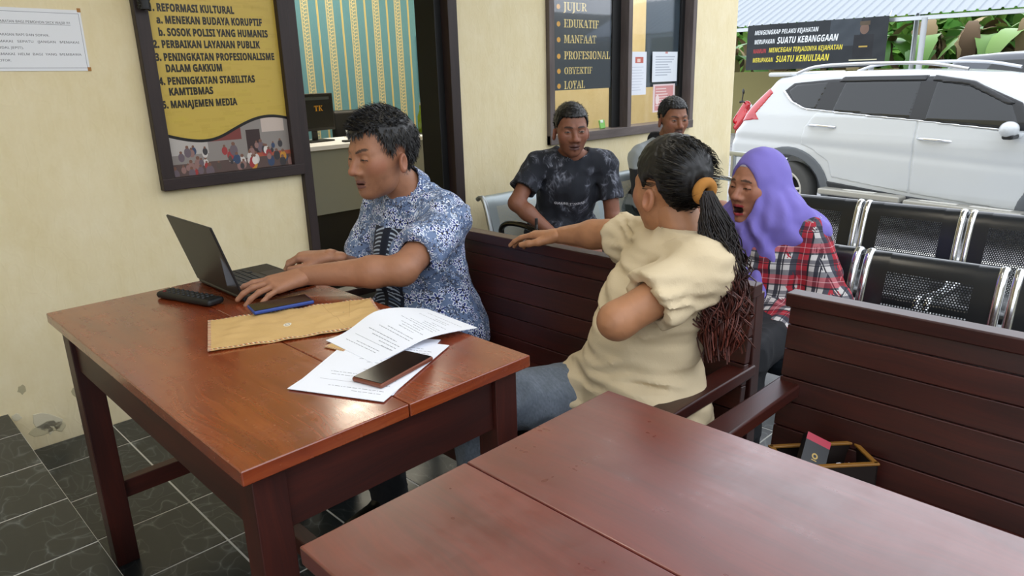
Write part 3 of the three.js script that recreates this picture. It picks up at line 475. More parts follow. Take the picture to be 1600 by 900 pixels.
// head in its own axes: x to the person's left, y up, z forward
function headField(o = {}) {
  const open = o.mouthOpen ?? 0, wide = o.wide ?? 1, long = o.long ?? 0;
  const big = [ellip([0, .034, -.012], [.074 * wide, .088, .094]), ellip([0, -.022, .024], [.062 * wide, .086, .062]), ellip([0, -.066 - open * .3, .02], [.053 * wide, .046, .06]), ...both((s) => ellip([s * .045 * wide, -.02, .05], [.023, .026, .026]))];
  const chin = ellip([0, -.1 - open - long, .062], [.023, .017, .02]);
  const brow = [...both((s) => cone([s * .045, .021, .062], [s * .014, .023, .08], .011, .011))];
  const nose = [cone([0, .016, .078], [0, -.028, .1], .0075, .012), ellip([0, -.033, .101], [.0135, .011, .0135]), ...both((s) => ellip([s * .0165, -.037, .089], [.0085, .0085, .011]))];
  const lips = [cone([-.0245, -.068, .0715], [0, -.0625, .087], .005, .0072), cone([.0245, -.068, .0715], [0, -.0625, .087], .005, .0072), cone([-.02, -.0745 - open, .075], [0, -.0765 - open, .085], .006, .0078), cone([.02, -.0745 - open, .075], [0, -.0765 - open, .085], .006, .0078)];
  const sock = both((s) => ellip([s * .0325, .003, .094], [.018, .0105, .017])), ball = both((s) => ellip([s * .0325, .002, .0735], [.0145, .0115, .0125]));
  const ears = both((s) => { const e = ellip([0, 0, 0], [.0105, .0285, .0165]), d = ellip([s * .009, .003, .003], [.009, .018, .0095]), c = Math.cos(s * .42), q = Math.sin(s * .42); return (x, y, z) => { const X = x - s * .08 * wide, Y = y + .022, Z = z + .014, u = X * c - Z * q, w = X * q + Z * c, t = Y; return smax(e(u, t, w + .12 * t), -d(u, t, w + .12 * t), .006); }; });
  const mouth = ellip([0, -.0695 - open * .5, .082], [.02 + open * .1, .0012 + open * .62, .014]);
  const nl = both((s) => ellip([s * .0085, -.0435, .096], [.0045, .003, .006]));
  return (x, y, z) => {
    let d = big[0](x, y, z); for (let i = 1; i < big.length; i++) d = smin(d, big[i](x, y, z), .03);
    d = smin(d, chin(x, y, z), .03); for (const b of brow) d = smin(d, b(x, y, z), .014);
    for (const b of sock) d = smax(d, -b(x, y, z), .014); let n = nose[0](x, y, z); for (let i = 1; i < 4; i++) n = smin(n, nose[i](x, y, z), .008); d = smin(d, n, .012);
    for (const b of ball) d = smin(d, b(x, y, z), .004);
    let l = lips[0](x, y, z); for (let i = 1; i < 4; i++) l = smin(l, lips[i](x, y, z), .003); d = smin(d, l, .008); d = smax(d, -mouth(x, y, z), .004); for (const b of nl) d = smax(d, -b(x, y, z), .003);
    if (!o.noEars) for (const b of ears) d = smin(d, b(x, y, z), .008); return d;
  };
}
function headColor(skin, o = {}) {
  const S = srgb(skin), lip = srgb(o.lip ?? 0x7d4a40), dark = srgb(0x120c0a), brow = srgb(0x1a1310), open = o.mouthOpen ?? 0, red = srgb(o.red ?? 0x9a5a46);
  return (x, y, z) => {
    const n = 1 + .07 * n3(x * 40, y * 40, z * 40) + .05 * n3(x * 130, y * 130, z * 130); let c = S.map((v) => v * n); const ax = Math.abs(x);
    c = mixc(c, red, .35 * (sstep(.03, .05, ax) * sstep(-.05, -.03, y) * (1 - sstep(-.01, .01, y)) * sstep(.03, .05, z) + sstep(.072, .08, ax)) + .3 * sstep(.095, .105, z));
    if (o.stubble) { const t = sstep(-.045, -.06, y) * sstep(.0, .05, z); c = mixc(c, brow, o.stubble * t * (.6 + .4 * n3(x * 300, y * 300, z * 300))); }
    if (o.mustache && z > .06) { const t = sstep(.03, .02, ax) * sstep(-.045, -.05, y) * sstep(-.064, -.059, y); c = mixc(c, brow, o.mustache * t); }
    if (o.goatee && z > .03) { const t = sstep(.024, .014, ax) * sstep(-.086, -.092, y); c = mixc(c, brow, o.goatee * t); }
    if (z > .055) {
      const lx = ax / .0275, up = (y + .0635) / .0062, lo = (y + .0755 + open) / .0068; if (lx * lx + up * up < 1 || lx * lx * 1.2 + lo * lo < 1) c = lip.map((v) => v * n);
      if (ax < .021 + open * .1 && Math.abs(y + .0695 + open * .5) < .0016 + open * .58) c = open ? srgb(0x2a0d0c) : mixc(c, srgb(0x2a0d0c), .6);
    }
    if (z > .045) { // eyes and brows
      const ex = (ax - .0325) / .0145, cy = y - .0025 + .002 * ex * ex, ey = cy / (o.eye ?? .0052);
      if (o.closed) { if (Math.abs(ex) < 1.05 && Math.abs(cy + .002) < .0019) c = dark; }
      else if (ex * ex + ey * ey < 1) { const io = (ax - .0325 + (x > 0 ? -1 : 1) * (o.gaze ?? 0)); c = Math.abs(io) < .0058 ? dark : srgb(0x8f8076); }
      else if (Math.abs(ex) < 1.08 && Math.abs(cy - (o.eye ?? .0052) * Math.sqrt(Math.max(0, 1 - ex * ex))) < .002) c = dark;
      const bx = (ax - .031) / .0195, by = (y - .0265 - (o.frown ?? 0) * (ax - .031) + .0035 * bx * bx) / .0042; if (bx * bx + by * by < 1) c = mixc(c, brow, .85);
    }
    return c;
  };
}
// short hair: line(z, |x|) gives the height of the hairline
function hairField(hf, th, line, lump = .004, fr = 45) { return (x, y, z) => { const h = hf(x, y, z); if (h > .08) return h - th; const m = (line(z, Math.abs(x)) - y) * .8 + .004 * n3(x * 90, y * 90, z * 90); return smax(h - th * (.75 + .25 * sstep(-.02, .09, y)) + lump * n3(x * fr, y * fr * .6, z * fr), m, .008); }; }
function spikes(g, n, len, r0, seed, comb, keep, nw = 1, jit = .9) { // thin tapered strands standing off a hair shell, in the head's axes
  const r = rng(seed), p = g.attributes.position, nn = g.attributes.normal, out = [], idx = [];
  for (let i = 0; i < n; i++) {
    const k = Math.floor(r() * p.count), P = [p.getX(k), p.getY(k), p.getZ(k)], N = [nn.getX(k), nn.getY(k), nn.getZ(k)]; if (keep && !keep(...P)) continue;
    const d = nrm(add(add(N.map((v) => v * nw), comb(P), 1), [(r() - .5) * jit, (r() - .5) * jit, (r() - .5) * jit])), L = len * (.5 + r()), s = nrm(cross(d, [r(), r(), r() + .1])), b = out.length / 3, m = add(add(P, d, L * .55), N, L * .06), e = add(add(P, d, L), N, -L * .1);
    out.push(...add(add(P, N, -.002), s, r0), ...add(add(P, N, -.002), s, -r0), ...add(m, s, r0 * .8), ...add(m, s, -r0 * .8), ...e); idx.push(b, b + 1, b + 2, b + 1, b + 3, b + 2, b + 2, b + 3, b + 4);
  }
  const q = new THREE.BufferGeometry(); q.setAttribute('position', new THREE.Float32BufferAttribute(out, 3)); q.setIndex(idx); q.computeVertexNormals(); return q;
}
// hand: o wrist, d towards the fingers, n out of the back of the hand, side +1 when the thumb lies towards cross(n,d)... curl per finger
function handField(o, d, n, side, curls, spread = .12, sc = 1, thumb = [.5, .25]) {
  const D = nrm(d), N = nrm(sub(n, D.map((v) => v * dot(n, D)))), S = cross(N, D).map((v) => v * side), P = (a, b, c) => [0, 1, 2].map((i) => o[i] + (D[i] * a + S[i] * b + N[i] * c) * sc), f = [], palm = [];
  const base = [[.088, .028, .002], [.092, .0085, .005], [.088, -.0105, .003], [.08, -.0275, -.001]], len = [[.04, .025, .021], [.044, .028, .022], [.041, .026, .021], [.033, .02, .019]], rad = [.0088, .009, .0086, .0078];
  base.forEach((b, i) => {
    palm.push(cone(P(.008, b[1] * .62, 0), P(...b), .0155 * sc, .0118 * sc));
    let a = 0, q = b; const ch = []; const sp = (1.5 - i) * spread;
    for (let k = 0; k < 3; k++) { a += curls[i][k]; const L = len[i][k], e = [q[0] + Math.cos(a) * Math.cos(sp) * L, q[1] + Math.sin(sp) * L * Math.cos(a), q[2] - Math.sin(a) * L]; const r0 = rad[i] * (1 - .09 * k), r1 = rad[i] * (1 - .09 * (k + 1)); ch.push(cone(P(...q), P(...e), r0 * sc, r1 * sc)); q = e; }
    f.push(blend(ch, .004));
  });
  const [ta, tb] = thumb, t0 = [.022, .022, -.008], t1 = [t0[0] + .038 * Math.cos(ta), t0[1] + .038 * Math.sin(ta), -.014 - .01 * tb], t2 = [t1[0] + .03 * Math.cos(ta - tb * .6), t1[1] + .03 * Math.sin(ta - tb * .6), t1[2] - .012 * tb], t3 = [t2[0] + .026 * Math.cos(ta - tb), t2[1] + .026 * Math.sin(ta - tb), t2[2] - .01 * tb];
  const th = blend([cone(P(...t0), P(...t1), .0155 * sc, .012 * sc), cone(P(...t1), P(...t2), .0112 * sc, .0102 * sc), cone(P(...t2), P(...t3), .0102 * sc, .0085 * sc)], .006), pm = blend([...palm, cone(P(-.03, 0, 0), P(.02, 0, 0), .024 * sc, .024 * sc, [...N, 1.35])], .014);
  return { f: (x, y, z) => { let v = pm(x, y, z); v = smin(v, th(x, y, z), .01); for (const q of f) v = smin(v, q(x, y, z), .0045); return v; }, c: P(.09, 0, -.02), tips: P(.17, 0, -.02) };
}
const relaxed = [[.25, .35, .25], [.3, .4, .3], [.35, .45, .3], [.4, .5, .35]];

function person(spec) {
  const { J, label, skin } = spec, W = spec.w ?? 1, t = thing('person', label, 'person', [J.pelvis[0], 0, J.pelvis[2]]), O = [-J.pelvis[0], 0, -J.pelvis[2]];
  const put = (name, g, m, lab) => part(t, name, g.translate(...O), m, lab), S = srgb(skin);
  const mid = mix(J.shL, J.shR, .5), left = nrm(sub(J.shL, J.shR)), upv = nrm(sub(mid, J.pelvis)), fwd = nrm(cross(left, upv));      // fwd: the way the chest points
  const H = frame(J.head, J.face, J.headUp ?? [0, 1, 0]), hs = spec.headScale ?? 1, nb = J.neck, skull = add(J.head, add(H.U.map((v) => v * -.05 * hs), H.F, -.012));
  const neck = cone(nb, skull, .056 * W, .051 * W);
  const F = [...fwd, spec.flat ?? 1.3], low = add(J.pelvis, upv, .1), chest = add(mid, upv, -.12);
  const torsoList = (e) => [cone(add(chest, fwd, .012), add(low, fwd, .01), (.142 + e) * W, (spec.waist ?? .13) * W + e, F), cone(J.shL, J.shR, .05 * W + e * .6, .05 * W + e * .6), cone(add(nb, upv, -.012), mix(nb, J.shL, .8), .046 * W + e * .6, .046 * W + e * .6), cone(add(nb, upv, -.012), mix(nb, J.shR, .8), .046 * W + e * .6, .046 * W + e * .6), cone(J.hipL, J.hipR, .115 * W + e, .115 * W + e), ...(spec.belly ? [cone(add(add(J.pelvis, upv, .08), fwd, .05), add(add(J.pelvis, upv, .2), fwd, .045), spec.belly + e, spec.belly * .9 + e)] : [])];
  const armR = [.047 * W, .04 * W, .041 * W, .026 * W], arm = (s, e, w, a = 0) => [cone(s, e, armR[0] + a, armR[1] + a), cone(e, mix(e, w, .3), armR[1] * .97 + a, armR[2] + a), cone(mix(e, w, .3), w, armR[2] + a, armR[3] + a)];
  const legs = (a) => ['L', 'R'].flatMap((k) => [cone(J['hip' + k], J['kn' + k], .085 * W + a, .062 * W + a), cone(J['kn' + k], J['an' + k], .06 * W + a, .042 * W + a)]);
  const all = [...Object.values(J).filter((v) => v.length === 3)], bb = (pts, m) => [[0, 1, 2].map((i) => Math.min(...pts.map((p) => p[i])) - m), [0, 1, 2].map((i) => Math.max(...pts.map((p) => p[i])) + m)];
  // body, arms, legs under the clothes, as one surface
  const bareT = blend(torsoList(-.006), .05), armL = blend(arm(J.shL, J.elL, J.wrL), .02), armRf = blend(arm(J.shR, J.elR, J.wrR), .02), legF = blend(legs(-.006), .04);
  const feet = ['L', 'R'].map((k) => { const toe = J['toe' + k] ?? add(J['an' + k], nrm([fwd[0], 0, fwd[2]]), .15); return cone(add(J['an' + k], [0, -.03, 0]), [toe[0], .035, toe[2]], .042, .03); });
  const body = (x, y, z) => { let d = bareT(x, y, z); d = smin(d, neck(x, y, z), .03); d = smin(d, armL(x, y, z), .03); d = smin(d, armRf(x, y, z), .03); d = smin(d, legF(x, y, z), .04); return smin(d, Math.min(feet[0](x, y, z), feet[1](x, y, z)), .03); };
  const pts = [J.pelvis, J.shL, J.shR, J.elL, J.elR, J.wrL, J.wrR, J.hipL, J.hipR, J.knL, J.knR, J.anL, J.anR, nb, skull, add(J.anL, fwd, .15), add(J.anR, fwd, .15)], b = bb(pts, .2);
  const tint = (x, y, z) => { const n = 1 + .06 * n3(x * 30, y * 30, z * 30) + .05 * n3(x * 110, y * 110, z * 110); return S.map((v) => v * n); };
  const hf0 = headField(spec.face), geos = [paint(net(body, b[0], b[1], .0095), tint)];
  const hg = paint(net(hf0, [-.105, -.15, -.125], [.105, .14, .13], spec.hres ?? .0026), headColor(skin, spec.face)); hg.scale(hs, hs, hs); hg.applyMatrix4(H.m); geos.push(hg);
  for (const hd of spec.hands ?? []) { const q = bb([hd.c], .14); geos.push(paint(net(hd.f, q[0], q[1], .003), tint)); }
  put('body', merge(geos), mat({ vertexColors: true, roughness: spec.skinRough ?? .52, sheen: .1 }));
  // shirt
  const sh = spec.shirt;
  if (sh) {
    const e = sh.loose ?? .012, tor = blend(torsoList(e), .055), slv = ['L', 'R'].map((k) => {
      const s = J['sh' + k], el = J['el' + k], w = J['wr' + k], r = sh.sleeveR ?? .018, full = sh.long ? blend([cone(s, el, armR[0] + r, armR[1] + r), cone(el, w, armR[1] + r, armR[3] + r)], .03) : cone(s, mix(s, el, sh.sleeve + .1), armR[0] + .01, armR[0] + r);
      const end = sh.long ? w : mix(s, el, sh.sleeve), ax = sh.long ? sub(w, el) : sub(el, s), cut = plane(end, ax), cutB = (x, y, z) => { const q = Math.hypot(x - end[0], y - end[1], z - end[2]) - .11; return Math.max(cut(x, y, z), q); }, inner = sh.long ? cone(el, w, armR[1] + .004, armR[3] + .004) : cone(s, el, armR[0] + .004, armR[1] + .004), deep = plane(mix(end, sh.long ? el : s, .35), ax);
      return { f: (x, y, z) => smax(full(x, y, z), -(-cut(x, y, z)), .006), inner: (x, y, z) => Math.max(inner(x, y, z), -deep(x, y, z)) };
    });
    const hem = plane(add(J.pelvis, upv, sh.hem ?? -.06), upv.map((v) => -v)), no = sh.neckR ?? .066, ncut = cone(add(nb, upv, sh.neckLow ?? .012), add(nb, upv, .25), no, no + .05, null), A = sh.fold ?? .006, thighs = sh.lap ? blend(['L', 'R'].map((k) => cone(J['hip' + k], mix(J['hip' + k], J['kn' + k], .3), .098 * W, .09 * W)), .05) : null;
    const shirt = (x, y, z) => {
      let d = tor(x, y, z); if (thighs) d = smin(d, thighs(x, y, z), .05);
      d = smax(d, hem(x, y, z), .008);
      for (const s of slv) d = smin(d, s.f(x, y, z), .03);
      if (Math.abs(d) < .05) { const fd = sh.foldDir ?? [6, 5, 6], w0 = n3(x * 4, y * 4 + sh.seed, z * 4) * .5, w1 = n3(x * fd[0] + sh.seed + w0, y * fd[1] + w0, z * fd[2]), w2 = n3(x * fd[0] * 2.1 + y * 5, y * fd[1] * 2 - x * 4 + sh.seed, z * fd[2] * 2.1); d -= A * ((1 - Math.sqrt(w1 * w1 + .02) * 1.6) + .45 * w2); }
      d = smax(d, -ncut(x, y, z), .006); for (const s of slv) d = Math.max(d, -s.inner(x, y, z)); return d;
    };
    const sp = [J.pelvis, J.shL, J.shR, ...(sh.long ? [J.elL, J.elR, J.wrL, J.wrR] : [mix(J.shL, J.elL, sh.sleeve), mix(J.shR, J.elR, sh.sleeve)]), J.hipL, J.hipR, nb, mix(J.hipL, J.knL, .3), mix(J.hipR, J.knR, .3)], q = bb(sp, .2);
    let g = net(shirt, q[0], q[1], sh.res ?? .0075); if (sh.paint) g = paint(g, (x, y, z) => sh.paint(x, y, z, { slv, tor, upv, mid, fwd })); g = soup(g, 1);
    put(sh.name ?? 'shirt', g, sh.mat, sh.label);
    for (const ex of sh.patches ?? []) { const pg = patch(shirt, ex.o({ mid, upv, fwd, left, J }), left.map((v) => -v), upv, fwd.map((v) => -v), ex.w, ex.h, ex.nu, ex.nv, .0025); put(ex.name, pg, ex.mat, ex.label); }
    if (sh.collar) {
      const ax = nrm(sub(skull, nb)), c0 = cone(add(nb, ax, -.03), add(nb, ax, .12), .078, .06), lo = plane(add(nb, ax, .0), ax.map((v) => -v)), hi = plane(add(add(nb, ax, .045), fwd, 0), add(ax, fwd, .25)), open = cone(add(add(nb, fwd, .09), ax, -.06), add(add(nb, fwd, .13), ax, .09), .02, .05);
      const cf = (x, y, z) => smax(smax(Math.abs(c0(x, y, z)) - .004, Math.max(lo(x, y, z), hi(x, y, z)), .004), -open(x, y, z), .004); const qc = bb([nb], .14);
      put('collar', soup(net(cf, qc[0], qc[1], .004)), sh.mat);
    }
  }
  const tr = spec.trousers;
  if (tr) {
    const lf = blend([...legs(tr.loose ?? .012), cone(J.hipL, J.hipR, .118 * W, .118 * W)], .05), waist = plane(add(J.pelvis, upv, tr.top ?? .07), upv), ends = ['L', 'R'].map((k) => plane(add(J['an' + k], nrm(sub(J['an' + k], J['kn' + k])), .0), sub(J['an' + k], J['kn' + k])));
    const f = (x, y, z) => { let d = smax(lf(x, y, z), waist(x, y, z), .01); if (Math.abs(d) < .05) { const a = 1 - Math.abs(n3(x * 8 + 5, y * 9, z * 8)); d -= .007 * (a * a * a - .4); } return Math.max(d, .045 - y + 0); };
    put('trousers', soup(net(f, ...bb([J.pelvis, J.hipL, J.hipR, J.knL, J.knR, J.anL, J.anR], .17), .0085)), tr.mat);
  }
  if (spec.shoes) for (const k of ['L', 'R']) { const toe = J['toe' + k] ?? add(J['an' + k], nrm([fwd[0], 0, fwd[2]]), .15), a = J['an' + k], f0 = blend([cone([a[0], .05, a[2]], [toe[0], .035, toe[2]], .05, .038), cone([a[0], .05, a[2]], add(a, [0, .0, 0]), .05, .046)], .03), f = (x, y, z) => smax(f0(x, y, z), .002 - y, .004); put('shoe', net(f, ...bb([a, toe, [a[0], 0, a[2]]], .08), .008), spec.shoes); }
  const inHead = (g) => { g.scale(hs, hs, hs); g.applyMatrix4(H.m); return g; };
  return { t, put, H, hs, hf0, bald: headField({ ...spec.face, noEars: true }), inHead, fwd, upv, left, mid, spec };
}
const hairMat = mat({ color: 0x0d0c0d, roughness: .42, sheen: .25, sheenRoughness: .4, side: THREE.DoubleSide });
const greyHair = mat({ color: 0x3a3a3d, roughness: .45, side: THREE.DoubleSide });

// cloth prints
const batikTex = canvasTex(1024, 1024, (c, W, H) => {
  c.fillStyle = '#6c80a3'; c.fillRect(0, 0, W, H); const r = rng(91), put = (x, y, fn) => { for (const dx of [-W, 0, W]) for (const dy of [-H, 0, H]) if (x + dx > -90 && x + dx < W + 90 && y + dy > -90 && y + dy < H + 90) { c.save(); c.translate(x + dx, y + dy); fn(); c.restore(); } };
  for (let i = 0; i < 1100; i++) { const x = r() * W, y = r() * H, a = r() * 6.3, k = 8 + r() * 16, col = ['#27314f', '#e4ebf5', '#1d2236', '#44577f', '#cfdae9', '#4a4038'][Math.floor(r() * 6)]; put(x, y, () => { c.rotate(a); c.strokeStyle = col; c.lineWidth = 3.5; c.beginPath(); c.arc(0, 0, k, 0, 3.6); c.stroke(); c.beginPath(); c.arc(k, 0, k * .5, 2, 6); c.stroke(); }); }
  for (let i = 0; i < 120; i++) { const x = r() * W, y = r() * H, a = r() * 6.3, k = 20 + r() * 18; put(x, y, () => { c.rotate(a); c.fillStyle = '#e9eff8'; for (let p = 0; p < 6; p++) { c.rotate(1.047); c.beginPath(); c.ellipse(k * .7, 0, k * .62, k * .34, 0, 0, 7); c.fill(); } c.fillStyle = '#2d3f86'; for (let p = 0; p < 6; p++) { c.rotate(1.047); c.beginPath(); c.ellipse(k * .7, 0, k * .42, k * .2, 0, 0, 7); c.fill(); } c.fillStyle = '#141a30'; c.beginPath(); c.arc(0, 0, k * .3, 0, 7); c.fill(); }); }
  for (let i = 0; i < 800; i++) { const x = r() * W, y = r() * H, k = 2 + r() * 4; put(x, y, () => { c.fillStyle = r() < .6 ? '#f2f6fb' : '#171c2e'; c.beginPath(); c.arc(0, 0, k, 0, 7); c.fill(); }); }
}); batikTex.repeat.set(2.3, 2.3);
const smokeTex = dataTex(512, 512, (u, v) => { const w = .9 * tn(u, v, 4, 4, 301), r = 1 - Math.abs(tn(u + w * .12, v + w * .16, 9, 9, 303)), r2 = 1 - Math.abs(tn(u - w * .1, v + w * .1, 22, 16, 305)), m = sstep(-.15, .5, tn(u, v, 5, 5, 307)); const t = m * (.55 * Math.pow(r, 7) + .3 * Math.pow(r2, 6)) + .05; return mixc(hex3(0x181b24), hex3(0xa3a7b4), clamp(t, 0, 1)); }); smokeTex.repeat.set(2.3, 2.3);
const plaidTex = canvasTex(512, 512, (c, W) => {
  c.fillStyle = '#c8c4c2'; c.fillRect(0, 0, W, W); const bands = [[0, 150, 'rgba(166,24,40,.92)'], [256, 60, 'rgba(22,22,34,.8)'], [150, 26, 'rgba(18,18,28,.95)'], [330, 18, 'rgba(18,18,28,.9)'], [430, 82, 'rgba(22,24,38,.72)']];
  for (const [x, w, s] of bands) { c.fillStyle = s; c.fillRect(x, 0, w, W); } c.globalAlpha = .62; for (const [x, w, s] of bands) { c.fillStyle = s; c.fillRect(0, x, W, w); } c.globalAlpha = 1; c.fillStyle = 'rgba(235,232,230,.5)'; c.fillRect(66, 0, 10, W); c.fillRect(0, 66, W, 10);
}); plaidTex.repeat.set(9, 9);
const weave = dataTex(256, 256, (u, v) => { const t = .5 + .25 * tn(u, v, 60, 60, 311) + .25 * tn(u, v, 120, 120, 312); return [t, t, t]; }, false); weave.repeat.set(6, 6);
const denimTex = dataTex(256, 256, (u, v) => { const t = .5 + .22 * tn(u, v, 8, 8, 313) + .25 * tn(u, v, 110, 60, 314); return mixc(hex3(0x4d565f), hex3(0x8791a0), clamp(t, 0, 1)); }); denimTex.repeat.set(2, 2);
M.batik = mat({ map: batikTex, roughness: .8, sheen: .2 }); M.smoke = mat({ map: smokeTex, roughness: .85 }); M.plaid = mat({ map: plaidTex, roughness: .85 });
M.beigeTee = mat({ color: 0xcdbb99, roughness: .9, bumpMap: weave, bumpScale: .0006, sheen: .2 }); M.denim = mat({ map: denimTex, roughness: .85 }); M.darkCloth = mat({ color: 0x15171c, roughness: .85, bumpMap: weave, bumpScale: .0005 });

// man typing at the laptop
{
  const J = { head: [1.283, 1.135, 1.25], face: [-1, -.08, .0], neck: [1.392, 1.0, 1.25], shL: [1.405, .93, 1.415], shR: [1.39, .93, 1.085], elL: [1.13, .845, 1.535], wrL: [.945, .832, 1.325], elR: [1.31, .70, 1.02], wrR: [1.115, .828, 1.175], pelvis: [1.45, .55, 1.25], hipL: [1.43, .54, 1.34], hipR: [1.43, .54, 1.16], knL: [1.06, .51, 1.40], knR: [1.06, .51, 1.12], anL: [1.1, .09, 1.42], anR: [1.12, .09, 1.1] };
  const hl = handField(J.wrL, [-.96, -.12, -.2], [.1, .95, .25], -1, [[.05, .25, .25], [.08, .3, .3], [.1, .3, .3], [.12, .35, .3]], .2, 1.06, [.55, .3]), hr = handField(J.wrR, [-.62, .02, -.78], [-.1, .98, -.05], 1, [[.5, .6, .3], [.5, .6, .35], [.5, .65, .35], [.5, .6, .35]], .1, 1.02, [.5, .3]);
  const P = person({ J, label: 'man in a blue and white batik shirt typing on the laptop', skin: 0x9c6c50, w: 1.07, headScale: 1.07, waist: .14, belly: .115, hands: [hl, hr], face: { wide: 1.06, closed: true, frown: .25, mustache: .25, stubble: .18, lip: 0x6f463c }, shirt: { mat: M.batik, loose: .018, sleeve: .74, sleeveR: .03, seed: 3, fold: .009, hem: -.09, neckR: .068, neckLow: .01, collar: true, lap: true, patches: [
    { name: 'placket', o: ({ mid, upv, fwd, left }) => add(add(mid, fwd, .3), upv, -.19), w: .15, h: .36, nu: 16, nv: 36, mat: mat({ roughness: .8, map: canvasTex(256, 512, (c, W, H) => { c.fillStyle = '#1c2234'; c.fillRect(0, 0, W, H); const r = rng(17); for (let y = 0; y < H; y += 17) for (const s of [-1, 1]) { c.strokeStyle = r() < .8 ? '#b9c6d6' : '#5d6f8c'; c.lineWidth = 5 + r() * 4; c.beginPath(); c.moveTo(W / 2 + s * 22, y + r() * 5); c.quadraticCurveTo(W / 2 + s * 70, y + 10, W / 2 + s * (98 + r() * 20), y + 26); c.stroke(); } c.fillStyle = '#121626'; c.fillRect(W / 2 - 14, 0, 28, H); }) }) }] }, trousers: { mat: M.darkCloth }, shoes: mat({ color: 0x0b0b0c, roughness: .35 }) });
  const line = (z, ax) => z > .045 ? .078 - .012 * sstep(.0, .05, .05 - ax) : z > .02 ? lerp(.012, .074, sstep(.02, .05, z)) : z > -.03 ? lerp(.034, .005, sstep(.0, .02, z)) : lerp(-.072, .03, sstep(-.055, -.028, z));
  const f = hairField(P.bald, .0135, line, .003, 40), g = net(f, [-.13, -.12, -.15], [.13, .16, .13], .003);
  const s1 = spikes(g, 6500, .018, .0008, 3, (p) => [0, p[1] > .08 ? .25 : -.9, p[1] > .08 ? 1 : .1], null, .4, .45);
  P.put('hair', P.inHead(merge([g, s1])), hairMat);
  P.put('grey_strands', P.inHead(spikes(g, 900, .012, .0006, 8, (p) => [0, -.6, -.25], (x, y, z) => z < .03 && y < .07 && Math.abs(x) > .03)), greyHair, 'grey hairs at the temple');
}
